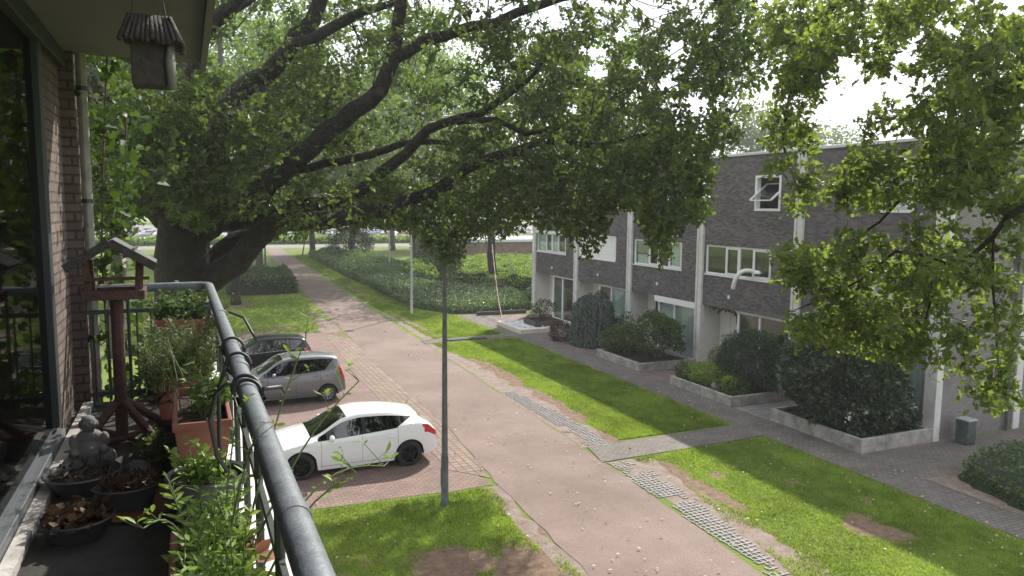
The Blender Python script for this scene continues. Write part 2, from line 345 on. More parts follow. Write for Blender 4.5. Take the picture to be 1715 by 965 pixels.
def turf_mat():
    m=bpy.data.materials.new('turf'); m.use_nodes=True; n=m.node_tree; L=n.links; p=n.nodes['Principled BSDF']; p.inputs['Roughness'].default_value=.95; p.inputs['Specular IOR Level'].default_value=.2
    t=n.nodes.new('ShaderNodeTexCoord')
    def noise(sc,d=6):
        z=n.nodes.new('ShaderNodeTexNoise'); z.inputs['Scale'].default_value=sc; z.inputs['Detail'].default_value=d; z.inputs['Roughness'].default_value=.7; L.new(t.outputs['Object'],z.inputs['Vector']); return z
    a=noise(.7); b=noise(26,3); c=noise(5)
    r=n.nodes.new('ShaderNodeValToRGB'); e=r.color_ramp.elements; e[0].position=.36; e[1].position=.66; e[0].color=(.19,.22,.05,1); e[1].color=(.10,.17,.028,1); L.new(a.outputs['Fac'],r.inputs[0])
    mr=n.nodes.new('ShaderNodeMapRange'); mr.inputs[1].default_value=.3; mr.inputs[2].default_value=.7; mr.inputs[3].default_value=.6; mr.inputs[4].default_value=1.35; L.new(b.outputs['Fac'],mr.inputs[0])
    mu=n.nodes.new('ShaderNodeMix'); mu.data_type='RGBA'; mu.blend_type='MULTIPLY'; mu.inputs[0].default_value=1; L.new(r.outputs[0],mu.inputs[6]); L.new(mr.outputs[0],mu.inputs[7])
    s=n.nodes.new('ShaderNodeValToRGB'); e=s.color_ramp.elements; e[0].position=.35;e[1].position=.65; e[0].color=(.13,.085,.06,1); e[1].color=(.25,.17,.125,1); L.new(c.outputs['Fac'],s.inputs[0])
    at_=n.nodes.new('ShaderNodeAttribute'); at_.attribute_name='bare'
    m3=n.nodes.new('ShaderNodeMix'); m3.data_type='RGBA'; L.new(at_.outputs['Fac'],m3.inputs[0]); L.new(mu.outputs[2],m3.inputs[6]); L.new(s.outputs[0],m3.inputs[7]); L.new(m3.outputs[2],p.inputs['Base Color'])
    bp=n.nodes.new('ShaderNodeBump'); bp.inputs['Strength'].default_value=.6; bp.inputs['Distance'].default_value=.03; L.new(b.outputs['Fac'],bp.inputs['Height']); L.new(bp.outputs[0],p.inputs['Normal'])
    return m
M['turf']=turf_mat()
def grid_mesh(name,xs,ys,zf,m):
    X,Y=np.meshgrid(xs,ys); Z=zf(X,Y); nx,ny=len(xs),len(ys)
    V=np.stack([X,Y,Z],-1).reshape(-1,3); i=np.arange(nx*ny).reshape(ny,nx)
    Fq=np.stack([i[:-1,:-1],i[:-1,1:],i[1:,1:],i[1:,:-1]],-1).reshape(-1,4)
    me=bpy.data.meshes.new(name); me.vertices.add(len(V)); me.vertices.foreach_set('co',V.ravel()); me.loops.add(Fq.size); me.loops.foreach_set('vertex_index',Fq.ravel().astype(np.int32))
    me.polygons.add(len(Fq)); me.polygons.foreach_set('loop_start',np.arange(0,Fq.size,4,dtype=np.int32)); me.update(calc_edges=True); me.materials.append(m); me.shade_smooth()
    return me,V
xs=np.concatenate([[-1500,-400,-120,-50,-25,-12],np.arange(-6,17.01,.14),[19,24,32,50,80,160,500,1500]])
ys=np.concatenate([[-600,-100,-20,0],np.arange(6,46,.14),np.arange(46,110,.8),[120,150,200,300,600,2200]])
me,V=grid_mesh('ground',xs,ys,lambda X,Y:np.zeros_like(X),M['turf'])
at_=me.attributes.new('bare','FLOAT','POINT'); at_.data.foreach_set('value',bare(V[:,0],V[:,1]).astype(np.float32))
o=bpy.data.objects.new('ground',me); C.objects.link(o); o['kind']='structure'

def wob(a,b,n,amp,seed):
    out=[]
    for i in range(n):
        t=i/(n-1); x=a[0]+(b[0]-a[0])*t; y=a[1]+(b[1]-a[1])*t; L=math.hypot(b[0]-a[0],b[1]-a[1])
        k=float(fbm(np.array([t*L*1.3]),np.array([seed*3.7]),seed,4)[0]-.5)*2*amp; nx,ny=-(b[1]-a[1])/L,(b[0]-a[0])/L
        out.append((x+nx*k,y+ny*k))
    return out
rl=[(6.42,-30),(6.42,10.0),(6.55,15),(6.95,20.5),(7.0,28),(7.3,36.4),(7.7,50),(8.9,80),(10.3,112),(10.3,128)]
rr=[(9.35,-30),(9.38,9.8),(9.75,16),(10.0,24),(10.2,30),(10.65,47),(11.3,70),(12.1,96),(13.0,118),(14.5,128)]
def dens(poly,amp,seed,step=.45):
    out=[]
    for a,b in zip(poly[:-1],poly[1:]):
        if a[1]<0: out.append(a); continue
        n=max(2,int(math.hypot(b[0]-a[0],b[1]-a[1])/step)); out+=wob(a,b,n,amp,seed)[:-1]
    return out+[poly[-1]]
L_,R_=dens(rl,.09,3),dens(rr,.09,4)
mb=MB(); n=len(L_)+len(R_)
# strip of quads
import bisect
yy=sorted(set([round(p[1],3) for p in L_+R_]))
def interp(poly,y):
    ps=sorted(poly,key=lambda q:q[1]); return float(np.interp(y,[q[1] for q in ps],[q[0] for q in ps]))
vs=[];fs=[]
for i,y in enumerate(yy):
    vs+=[(interp(L_,y),y,.012),(interp(R_,y),y,.012)]
    if i: fs.append((2*i-2,2*i-1,2*i+1,2*i))
o=MB().add(vs,fs).build('road',M['road']); o['kind']='structure'
sheet('far_road',[(-120,118),(150,118),(150,127),(-120,127)],.016,M['farroad'])
sheet('far_car_park',[(-90,136),(190,136),(190,260),(-90,260)],.016,M['farroad'])
sheet('parking_bay',[(-.6,16.05)]+wob((-.6,16.05),(6.45,15.75),14,.12,8)+[(6.3,17),(6.0,24),(6.02,30),(6.4,38.9)]+wob((6.4,38.9),(-.6,40.0),10,.12,9),.008,M['pavers'])
vs=[(5.85,17.1,.016),(6.6,16.2,.016),(6.95,20.5,.016),(5.8,21,.016),(7.0,28,.016),(5.9,28.5,.016),(7.3,36.4,.016),(6.35,38.4,.016)]
o=MB().add(vs,[(0,1,2,3),(3,2,4,5),(5,4,6,7)]).build('paver_strip',M['strip']); o['kind']='structure'
# footpath along the houses and the two cross paths
vs=[(15.28,-20,.012),(16.55,-20,.012),(15.28,13.9,.012),(16.55,13.9,.012),(15.2,35,.012),(16.6,35,.012),(14.9,39,.012),(16.6,38.5,.012),(14.85,42.4,.012),(17,42.4,.012)]
o=MB().add(vs,[(0,1,3,2),(2,3,5,4),(4,5,7,6),(6,7,9,8)]).build('footpath',M['path']); o['kind']='structure'
sheet('front_yard_paving',[(16.54,14.0),(21.2,14.0),(21.2,41.4),(16.54,41.4)],.008,M['yard'])
sheet('slab_path',[(16.5,17.62),(20.4,17.62),(20.4,19.15),(16.5,19.15)],.02,M['slab'])
sheet('side_paving',[(16.5,-8),(16.5,13.98),(60,13.98),(60,12.3),(18.2,12.2),(17.4,11.9),(16.95,10.8),(16.9,-8)],.016,M['path'])
sheet('cross_path',[(9.7,16.15),(15.4,16.35),(15.4,17.5),(9.95,17.4)],.02,M['path'])
sheet('far_cross_path',[(10.3,33.9),(15.3,34.2),(15.3,34.95),(10.4,34.85)],.02,M['path'])
# grass-grid pavers on the verge: lattice of thin concrete bars standing in soil
M['grid']=mat('grid_concrete',(.29,.285,.275),.8,noise=.3,nscale=20)
M['verge']=ground_noise_mat('verge_soil',(.16,.11,.085),(.25,.2,.17),fine=30,coarse=3)
def lattice(name,xl,xr,y0,y1,seed):
    mb=MB(); s=.125; x0=min(xl(y0),xl(y1))-.1
    pts=[]
    ny=int((y1-y0)/s); nx=int(1.9/s)
    ok=lambda x,y: xl(y)<x<xr(y) and float(fbm(np.array([x*1.3]),np.array([y*1.3]),seed,3)[0])<.68
    for i in range(ny):
        for j in range(nx):
            x=x0+j*s+.012*math.sin(i*2.3); y=y0+i*s
            if ok(x,y):
                g=rnd(0,.004); w=.013+rnd(-.003,.004)
                mb.box(x,x+s,y-w,y+w,.0,.022+g); mb.box(x-w,x+w,y+w+.001,y+s-w-.001,.0,.0195+g)
    o=mb.build(name,M['grid']); o['kind']='structure'; return o
f=lambda *a:(lambda y:float(np.interp(y,a[0],a[1])))
lattice('grid_paving',f([9.5,12,16],[9.42,9.55,9.75]),f([9.5,11,13,15.2,16.1],[9.66,10.0,10.25,10.55,10.25]),9.6,16.1,3)
lattice('grid_paving.001',f([17.4,21,24],[9.98,10.05,10.1]),f([17.4,19,21,24],[10.7,10.75,10.75,10.4]),17.4,24,6)
for k,(xl,xr,y0,y1,sd) in enumerate([(9.7,10.9,9.3,16.1,3),(9.85,11.1,17.4,24.5,6),(10.1,11.1,24.5,33.9,7),(10.6,11.7,35,46,8),(6.2,7.45,38.6,44,12),(5.9,6.6,7,15.7,15)]):
    a=wob((xl,y0),(xl+.3*(y1-y0)/10,y1),24,.05,sd); b=wob((xr,y1),(xr-.25,y0),24,.42,sd+1)
    sheet('verge_soil' if k==0 else 'verge_soil.%03d'%k,a+b,.004,M['verge'])

# ------------------------------------------------------------------ leaves and grass (numpy)
def tpl(half):
    L=[(-x,y) for x,y in half]; R=half
    n=len(half); V=[(x,y,.35*abs(x)) for x,y in R]+[(x,y,.35*abs(x)) for x,y in L[1:-1]]
    fr=list(range(n)); fl=[0]+[n+i for i in range(n-2)]+[n-1]
    return np.array(V,float),[tuple(fr),tuple(fl[::-1])]
T_KITE=tpl([(0,0),(.33,.5),(0,1)])
T_OVAL=tpl([(0,0),(.26,.25),(.3,.6),(0,1)])
T_LOBE=tpl([(0,0),(.30,.26),(.17,.45),(.42,.68),(0,1)])
T_OAK=tpl([(0,0),(.06,.1),(.22,.2),(.15,.33),(.38,.45),(.21,.58),(.36,.76),(.14,.86),(0,1)])
T_BLADE=(np.array([(-.06,0,0),(.06,0,0),(0,1,.25)]),[(0,1,2)])
T_LONG=tpl([(0,0),(.1,.3),(.11,.6),(0,1)])
def norm(a): return a/np.maximum(np.linalg.norm(a,axis=-1,keepdims=True),1e-6)
def leaf_mesh(name,P,D,S,T,m,flat=.6,N=None,wid=1.0):
    """P points, D growth directions, S sizes; flat = how much blades turn their faces to the sky"""
    P=np.asarray(P,float); n=len(P); D=norm(np.asarray(D,float)); S=np.broadcast_to(S,(n,)) if np.ndim(S)==0 else S
    up=rng.normal(size=(n,3))*(1-flat)+np.array([0,0,1.])*flat if N is None else N+rng.normal(size=(n,3))*(1-flat)
    Xa=norm(np.cross(D,up)); Z=np.cross(Xa,D)
    TV,TF=T; k=len(TV)
    V=P[:,None,:]+S[:,None,None]*(TV[None,:,0,None]*Xa[:,None,:]*wid+TV[None,:,1,None]*D[:,None,:]+TV[None,:,2,None]*Z[:,None,:])
    me=bpy.data.meshes.new(name); me.vertices.add(n*k); me.vertices.foreach_set('co',V.reshape(-1).astype(np.float32))
    flat_i=np.concatenate([np.array(f) for f in TF]); per=len(flat_i)
    li=(np.arange(n)[:,None]*k+flat_i[None,:]).reshape(-1).astype(np.int32)
    st=[];a=0
    for f in TF: st.append(a); a+=len(f)
    ls=(np.arange(n)[:,None]*per+np.array(st)[None,:]).reshape(-1).astype(np.int32)
    me.loops.add(len(li)); me.loops.foreach_set('vertex_index',li); me.polygons.add(len(ls)); me.polygons.foreach_set('loop_start',ls)
    me.update(calc_edges=True); me.materials.append(m)
    r=np.repeat(rng.random(n).astype(np.float32),k); at_=me.attributes.new('rnd','FLOAT','POINT'); at_.data.foreach_set('value',r)
    return me
def leaf_obj(name,*a,parent=None,**k):
    me=leaf_mesh(name,*a,**k); o=bpy.data.objects.new(name,me); C.objects.link(o)
    if parent is not None:
        o.parent=parent
        r=parent
        while r.parent is not None: r=r.parent
        if parent is r: o.matrix_parent_inverse=Matrix.Translation(r.location).inverted()
    return o
def inpoly(x,y,poly):
    r=np.zeros(len(x),bool); j=len(poly)-1
    for i in range(len(poly)):
        xi,yi=poly[i]; xj,yj=poly[j]
        c=((yi>y)!=(yj>y))&(x<(xj-xi)*(y-yi)/((yj-yi) if yj!=yi else 1e-9)+xi); r^=c; j=i
    return r
def lawn(name,poly,n,size,label,group='lawns of cut grass'):
    x0,x1=min(p[0] for p in poly),max(p[0] for p in poly); y0,y1=min(p[1] for p in poly),max(p[1] for p in poly)
    x=rng.uniform(x0,x1,n*2); u=rng.random(n*2); y=y0+(y1-y0)*u**1.35
    wobx=(fbm(x*2,y*2,2,3)-.5)*.3; woby=(fbm(x*2,y*2,31,3)-.5)*.3
    k=inpoly(x+wobx,y+woby,poly)&(rng.random(n*2)>bare(x,y)*.97); x,y=x[k][:n],y[k][:n]
    D=rng.normal(size=(len(x),3))*[.45,.45,0]+[0,0,1]
    P=np.stack([x,y,np.full(len(x),.0)],1); s=size*(.6+.8*rng.random(len(x)))*(.7+.6*fbm(x*.9,y*.9,4,3))*(1+np.maximum(y-y0,0)*.02)
    o=leaf_obj(name,P,D,s,T_BLADE,M['grassb'],flat=.1,wid=2.2)
    v=np.clip(.5+(fbm(x*1.1,y*.9,12,4)-.5)*2.2+(fbm(x*6,y*6,15,2)-.5)*1.2+rng.normal(size=len(x))*.22,0,1.6); o.data.attributes['rnd'].data.foreach_set('value',np.repeat(v,3).astype(np.float32)); tag(o,label,'grass',group,'stuff'); return o
lawn('lawn_grass',[(9.9,3.5),(15.25,3.5),(15.25,16.3),(10.6,16.1),(10.9,15),(10.6,13),(10,10.5),(9.75,9)],110000,.055,'short green grass of the near right lawn with a bare patch','lawns of cut grass')
lawn('lawn_grass',[(11,17.6),(15.15,17.6),(15.1,33.8),(10.6,33.7),(11.2,27),(11.2,22)],90000,.065,'long narrow strip of bright lawn between the road and the footpath')
lawn('lawn_grass',[(11.1,35.1),(14.8,35.2),(14.6,42),(13.4,45.2),(13.2,70),(13.9,98),(12.6,98),(11.8,70),(11,47)],60000,.085,'grass verge between the road and the low hedge')
lawn('lawn_grass',[(-1,7),(6.3,7),(6.35,15.6),(4,15.8),(-1,16)],110000,.055,'worn shaded grass around the near lamp post')
lawn('lawn_grass',[(-6,40.2),(5.6,39.6),(6.5,40.5),(7.2,50),(8,72),(-14,72),(-14,41)],60000,.1,'shaded grass behind the parked cars')
# fallen leaves and bits scattered on paving and lawn
M['litter']=mat('dry_fallen_leaf',(.42,.36,.28),.8,noise=.5,nscale=3)
n=1300; x=rng.uniform(1,16.4,n); y=8+30*rng.random(n)**1.5; k=(vnoise(x*.5,y*.5,77)>.3); x,y=x[k],y[k]
o=leaf_obj('fallen_leaves',np.stack([x,y,np.full(len(x),.05)],1),rng.normal(size=(len(x),3))*[1,1,.15],.035+.055*rng.random(len(x)),T_KITE,M['litter'],flat=.7)
tag(o,'pale dry leaves scattered over the paving and lawns','fallen leaves',None,'stuff')

# ------------------------------------------------------------------ terraced houses on the right
FX=19.5; PITCHY=5.35; Y0=14.25; ZR=8.62; GFT=2.67
def wall_holes(name,x0,x1,ys,zs,holes,m,par):
    """wall slab between planes x0 < x1 with rectangular openings (y0,y1,z0,z1)"""
    Ys=sorted(set(list(ys)+[h[0] for h in holes]+[h[1] for h in holes])); Zs=sorted(set(list(zs)+[h[2] for h in holes]+[h[3] for h in holes]))
    solid=lambda i,j: 0<=i<len(Ys)-1 and 0<=j<len(Zs)-1 and not any(h[0]<=(Ys[i]+Ys[i+1])/2<=h[1] and h[2]<=(Zs[j]+Zs[j+1])/2<=h[3] for h in holes)
    mb=MB()
    for i in range(len(Ys)-1):
        for j in range(len(Zs)-1):
            if not solid(i,j): continue
            a,b,c,d=Ys[i],Ys[i+1],Zs[j],Zs[j+1]
            mb.add([(x0,a,c),(x0,a,d),(x0,b,d),(x0,b,c)],[(3,2,1,0)][::-1]); mb.add([(x1,a,c),(x1,b,c),(x1,b,d),(x1,a,d)],[(0,1,2,3)])
            if not solid(i-1,j): mb.add([(x0,a,c),(x1,a,c),(x1,a,d),(x0,a,d)],[(0,1,2,3)])
            if not solid(i+1,j): mb.add([(x0,b,c),(x0,b,d),(x1,b,d),(x1,b,c)],[(0,1,2,3)])
            if not solid(i,j-1): mb.add([(x0,a,c),(x0,b,c),(x1,b,c),(x1,a,c)],[(0,1,2,3)])
            if not solid(i,j+1): mb.add([(x0,a,d),(x1,a,d),(x1,b,d),(x0,b,d)],[(0,1,2,3)])
    return part(name,mb,m,par)
def window(par,y0,y1,z0,z1,x,splits=(),fw=.07,depth=.09,name='window',curtain=None,glass=True,sill=True,opens=()):
    """frame with uprights at the given y, pane behind each light"""
    w=MB(); w.box(x,x+depth,y0,y1,z1-fw,z1); w.box(x,x+depth,y0,y1,z0,z0+fw); w.box(x,x+depth,y0,y0+fw,z0+fw,z1-fw); w.box(x,x+depth,y1-fw,y1,z0+fw,z1-fw)
    for s in splits: w.box(x+.003,x+depth-.003,s-fw*.5,s+fw*.5,z0+fw,z1-fw)
    fr=part(name,w,M['white'],par,bevel=.006)
    ed=[y0+fw*.5]+sorted(splits)+[y1-fw*.5]
    for i,(a,b) in enumerate(zip(ed[:-1],ed[1:])):
        if i in opens:
            t=MB(); q=.045
            for k in ((a+.04,a+.04+q,z0+fw+.01,z1-fw-.01),(b-.04-q,b-.04,z0+fw+.01,z1-fw-.01)): t.box(x-.018,x+.03,*k)
            t.box(x-.018,x+.03,a+.04+q,b-.04-q,z0+fw+.01,z0+fw+.01+q); t.box(x-.018,x+.03,a+.04+q,b-.04-q,z1-fw-.01-q,z1-fw-.01)
            part('casement',t,M['white'],fr,bevel=.005)
        p=MB().box(x+.045,x+.053,a+fw*.5+.002,b-fw*.5-.002,z0+fw+.002,z1-fw-.002); part('pane',p,M['glass'],fr)
    if sill: part('sill',MB().box(x-.07,x+.02,y0-.03,y1+.03,z0-.05,z0-.003),M['white'],fr,bevel=.006)
    if curtain:
        for (a,b,zb,zt,m) in curtain:
            n=int((b-a)/.03); mb=MB(); vs=[];fs=[]
            for i in range(n+1):
                yv=a+(b-a)*i/n; xv=x+.12+.022*math.sin(i*1.15+.4*math.sin(i*.21))
                vs+=[(xv,yv,zb),(xv,yv,zt)]
                if i: fs.append((2*i-2,2*i,2*i+1,2*i-1))
            mb.add(vs,fs); part('curtain',mb,M[m],par,smooth=True)
    return fr
HL=['dark brick house at the near end of the terrace, mostly behind the big oak branch','dark brick house with a white hose hanging from its middle window',
    'dark brick house with a white roller blind box over its ground floor window','dark brick house with a closed white shutter on its middle floor','dark brick house at the far end of the terrace beside the pale gravel bed']
houses=[]
for k in range(5):
    ya=Y0+PITCHY*k+.2; yb=Y0+PITCHY*(k+1)-.2      # clear span between the concrete columns
    h=thing('terraced_house',HL[k],'house',(FX,(ya+yb)/2,0),'terraced houses'); houses.append(h)
    L=[yb-3.84,yb-.1]; w1=(yb-3.84,yb-.1,3.97,5.15); w2=(ya+.78,ya+2.1,6.54,7.85)
    wins=[w1,w2]
    wall_holes('brick_wall',FX,FX+.3,(ya,yb),(GFT,ZR),wins,M['fac'],h)
    part('roof',MB().box(FX+.02,FX+9,ya-.2,yb+.2,ZR-.2,ZR-.01).box(FX+.3,FX+9,ya-.2,yb+.2,GFT,GFT+.2).box(FX+.3,FX+9,ya-.2,yb+.2,5.6,5.8),M['roof'],h)
    part('roof_edge',MB().box(FX-.06,FX+.34,ya-.2,yb+.2,ZR,ZR+.1),M['coping'],h,bevel=.01)
    part('rear_wall',MB().box(FX+8.7,FX+9,ya-.2,yb+.2,0,ZR-.21),M['fac'],h)
    part('room_wall',MB().box(FX+3.2,FX+3.3,ya,yb,0,GFT-.01).box(FX+3.2,FX+3.3,ya,yb,2.9,5.55).box(FX+3.2,FX+3.3,ya,yb,5.85,ZR-.25)
        .box(FX+.31,FX+3.2,ya-.195,ya-.1,2.9,5.55).box(FX+.31,FX+3.2,yb+.1,yb+.195,2.9,5.55).box(FX+.31,FX+3.2,ya-.195,ya-.1,5.85,ZR-.25).box(FX+.31,FX+3.2,yb+.1,yb+.195,5.85,ZR-.25),M['room'],h)
    part('party_wall',MB().box(FX+.12,FX+8.7,yb+.03,yb+.19,0,GFT-.004),M['cream'],h)
    # column at the far side of each house, seam at first floor height
    part('column',MB().box(FX-.1,FX+.11,yb+.003,yb+.397,0,GFT).box(FX-.1,FX+.11,yb+.003,yb+.397,GFT+.012,ZR-.06).box(FX-.085,FX+.11,yb+.02,yb+.38,GFT-.01,GFT+.02),M['concrete'],h,bevel=.012)
    part('column_groove',MB().box(FX-.103,FX-.098,yb+.245,yb+.262,0,ZR-.08),M['rail'],h)
    # entrance recess: back wall, door, side screen
    ry0=yb-1.85
    part('entrance_wall',MB().box(FX+.95,FX+1.05,yb-.62,yb+.02,0,GFT-.005).box(FX+.3,FX+.94,ry0-.1,ry0-.005,0,GFT-.005).box(FX+.95,FX+1.05,ry0-.1,ry0+.14,0,GFT-.005),M['cream'],h)
    d=part('door',MB().box(FX+.97,FX+1.02,ry0+.15,yb-.63,.04,2.35),M['door'] if k!=1 else M['cream'],h,bevel=.01)
    part('door_handle',MB().tube([(FX+.95,ry0+.28,1.05),(FX+.93,ry0+.28,1.05),(FX+.93,ry0+.4,1.05)],.012,6),M['coping'],d)
    if k==1: part('letterbox',MB().box(FX+.955,FX+.97,ry0+.5,ry0+.85,1.0,1.07),M['post'],d)
    part('door_transom',MB().box(FX+.96,FX+1.04,ry0+.15,yb-.63,2.36,GFT-.006),M['white'],h)
    # living room window to the floor
    cur={0:[(ya+.2,ya+2.6,.1,2.4,'curtain')],1:[(ya+.2,ya+.6,.1,2.5,'curt_dark')],2:[(ya+.1,ya+3.0,.1,2.4,'curtain')],3:[(ya+.1,ya+1.9,.1,2.5,'curt_teal')],4:[(ya+2.0,ya+2.2,.1,2.5,'curt_dark')]}[k]
    wf=window(h,ya+.02,ry0-.12,.08,GFT-.02,FX+.16,(ya+1.75,),fw=.1,name='living_room_window',curtain=cur,sill=False)
    part('plinth',MB().box(FX+.14,FX+.3,ya+.02,ry0-.12,0,.077),M['conc2'],h)
    # first floor strip window
    a,b=w1[0],w1[1]
    cur={0:[(a+.1,b-.1,4.0,5.1,'curtain')],1:[],2:[(b-1.15,b-.1,4.0,4.45,'curtain'),(a+.1,a+.9,4.0,5.1,'curtain'),(b-1.15,b-.1,4.5,5.1,'curt_dark')],3:[],4:[(b-1.1,b-.1,4,5.1,'curtain'),(b-2.7,b-1.7,4,5.1,'curtain')]}[k]
    if k==3:
        part('shutter',MB().box(FX+.02,FX+.07,a+.06,b-.06,3.99,5.13),M['white'],h); 
        part('shutter_frame',MB().box(FX-.03,FX+.08,a,a+.058,3.97,5.15).box(FX-.03,FX+.08,b-.058,b,3.97,5.15).box(FX-.03,FX+.08,a+.058,b-.058,3.92,3.985).box(FX-.03,FX+.08,a+.058,b-.058,5.135,5.19),M['white'],h)
        part('window_backing',MB().box(FX+.1,FX+.2,a+.01,b-.01,3.975,5.145),M['room'],h)
    else:
        window(h,a,b,3.97,5.15,FX+.03,(a+.98,a+1.75,a+2.52),curtain=cur,opens=(0,2))
        if k in (0,4): part('blind_box',MB().box(FX-.1,FX+.028,a,b,5.06,5.22),M['white'],h,bevel=.01)
    if k==2: part('blind_box',MB().box(FX-.02,FX+.155,ya+.02,ry0-.05,2.4,2.66),M['white'],h,bevel=.015)
    # small top window: fixed frame and a sash tipped out
    a,b,c,d_=w2
    fw=.095; w=MB(); x=FX-.03
    w.box(x,x+.2,a,b,d_-fw,d_); w.box(x,x+.2,a,b,c,c+fw); w.box(x,x+.2,a,a+fw,c+fw,d_-fw); w.box(x,x+.2,b-fw,b,c+fw,d_-fw)
    fr=part('top_window',w,M['white'],h,bevel=.006)
    ang={0:2,1:52,2:38,3:0,4:0}[k]; ca,sa=math.cos(math.radians(ang)),math.sin(math.radians(ang))
    # sash pivots about a horizontal axis at mid height; lower half swings out
    zc=(c+d_)/2+.05; hh=(d_-c)/2-fw-.02; 
    def Pp(y,t): return (x+.08-t*sa,y,zc-t*ca)
    s=MB(); hi=-hh*.92; lo=hh*.95
    s.bar(Pp(a+fw+.03,hi),Pp(a+fw+.03,lo),.07,.05,up=(0,1,0)).bar(Pp(b-fw-.03,hi),Pp(b-fw-.03,lo),.07,.05,up=(0,1,0)).bar(Pp(a+fw+.055,hi),Pp(b-fw-.055,hi),.05,.045).bar(Pp(a+fw+.055,lo),Pp(b-fw-.055,lo),.05,.045)
    sa_=part('sash',s,M['white'],fr,bevel=.005)
    part('pane',MB().add([Pp(a+fw+.05,hi+.02),Pp(b-fw-.05,hi+.02),Pp(b-fw-.05,lo-.02),Pp(a+fw+.05,lo-.02)],[(0,1,2,3)]),M['glass'],fr)
    if k in (0,): part('curtain',MB().box(FX+.25,FX+.26,a+.1,b-.1,c+.1,d_-.1),M['curtain'],h)
# near-end column, gable and its pilasters belong to the near-end house
h=houses[0]
part('column',MB().box(FX-.1,FX+.16,Y0-.197,Y0+.197,0,GFT).box(FX-.1,FX+.16,Y0-.197,Y0+.197,GFT+.012,ZR-.06),M['concrete'],h,bevel=.012)
part('gable_wall',MB().box(FX+.163,FX+9,Y0-.15,Y0+.15,0,ZR-.01),M['gab'],h)
for xx in (22.9,26.0): part('gable_pilaster',MB().box(xx,xx+.3,Y0-.22,Y0-.153,0,ZR-.02),M['concrete'],h,bevel=.01)
part('gable_coping',MB().box(FX-.06,FX+9,Y0-.2,Y0+.003,ZR,ZR+.1),M['coping'],h)
gd=part('gable_drainpipe',MB().tube([(22.55,Y0-.24,0),(22.55,Y0-.24,ZR-.3)],.05,10).box(22.42,22.68,Y0-.35,Y0-.152,5.1,5.45),M['post'],h)
part('gable_drainpipe',MB().tube([(29,Y0-.24,0),(29,Y0-.24,ZR-.3)],.05,10),M['post'],h)
# far end gable
part('gable_wall',MB().box(FX+.12,FX+8.7,Y0+PITCHY*5+.19,Y0+PITCHY*5+.33,0,ZR-.21),M['fac'],houses[4])
# house number plates / bell lamps: small white spots on the brick
for (px,py) in ((925,408),): pass
for k,(yy_,zz) in enumerate([(23.1,3.15),(28.0,3.2),(33.3,3.15),(38.6,3.1)]):
    o=MB().box(FX-.06,FX-.003,yy_-.05,yy_+.05,zz-.07,zz+.07).build('wall_vent',M['white'],bevel=.01)
    tag(o,['small white vent cap on the brick below the window with the hose','small white vent cap on the brick above the roller blind box','small white vent cap on the brick under the closed shutter','small white vent cap on the far end house front'][k],'vent','vent caps on the brick fronts')
# white exhaust hose from the window of house 1
pts=[]
pa=np.array([FX+.0,21.9,4.18]); 
for i in range(15):
    t=i/14; pts.append((FX+.02-.62*math.sin(t*1.75)*(1-.1*t),21.75+.55*t,4.26+.12*math.sin(t*3.0)-.72*t**2.2))
rad=[.085+.006*(i%2) for i in range(15)]
P=[];RR=[]
for i in range(14):
    for j in range(4): t=j/4; P.append(tuple(np.array(pts[i])*(1-t)+np.array(pts[i+1])*t)); RR.append(.085 if j%2 else .076)
t=thing('exhaust_hose','white corrugated hose hanging out of the middle floor window','hose',(FX,21.8,4.2))
part('hose',MB().tube(P,RR,14),M['white'],t,smooth=True); part('window_collar',MB().lathe([(.2,0),(.19,.06),(.11,.1),(.1,.12)],(FX+.1,21.7,4.2),16),M['white'],t,smooth=30)

# garland over the door of house 1
t=thing('door_garland','dry brown garland trailing over the white front door','garland',(FX+.6,24.0,2.5))
pts=[(FX+.25,24.55,2.62),(FX+.25,24.0,2.55),(FX+.25,23.3,2.6),(FX+.27,22.9,2.45),(FX+.27,22.84,1.9),(FX+.27,22.84,1.4)]
part('vine',MB().tube(pts,.015,5),M['woody'],t)
P=[]; 
for a,b in zip(pts[:-1],pts[1:]): P+= [np.array(a)*(1-s)+np.array(b)*s for s in np.linspace(0,1,26)]
P=np.array(P)+rng.normal(size=(len(P),3))*[.03,.04,.05]
leaf_obj('foliage',P,rng.normal(size=P.shape)+[0,0,-.8],.12,T_OVAL,M['brownleaf'],parent=t)

# ------------------------------------------------------------------ planters and yard things
def planter(label,x0,x1,y0,y1,h=.36,th=.12,m='conc2',name='raised_planter',grp='raised concrete planters',soilz=None,closed=True):
    t=thing(name,label,'planter',((x0+x1)/2,(y0+y1)/2,0),grp)
    w=MB().box(x0,x0+th,y0,y1,0,h).box(x0+th+.002,x1,y0,y0+th,0,h-.002).box(x0+th+.002,x1,y1-th,y1,0,h-.002)
    if closed: w.box(x1-th,x1,y0+th+.002,y1-th-.002,0,h-.004)
    part('kerb',w,M[m],t,bevel=.012)
    z=soilz or h-.1
    xs_=np.linspace(x0+th,x1-(th if closed else 0),24); ys_=np.linspace(y0+th,y1-th,24)
    me,_=grid_mesh('soil',xs_,ys_,lambda X,Y:z+.08*(fbm(X*3,Y*3,3)-.5),M['soil'] if m!='gravelkerb' else M['soil'])
    s=bpy.data.objects.new('soil',me); C.objects.link(s); s.parent=t; s.matrix_parent_inverse=Matrix.Translation(t.location).inverted()
    return t
planter('long grey concrete planter under the big dark shrub by the near house corner',16.6,19.38,14.08,17.55,.4)
planter('concrete planter holding two rounded shrubs',16.6,19.38,24.9,28.35,.34)
planter('concrete planter holding the lime green mound',16.5,18.9,19.25,22.7,.34)
gv=mat('white_gravel',(.6,.6,.6),.9,noise=.35,nscale=30,bump=.8,bscale=50)
gk=mat('cream_kerb',(.62,.57,.46),.85,noise=.1); M['gk']=gk
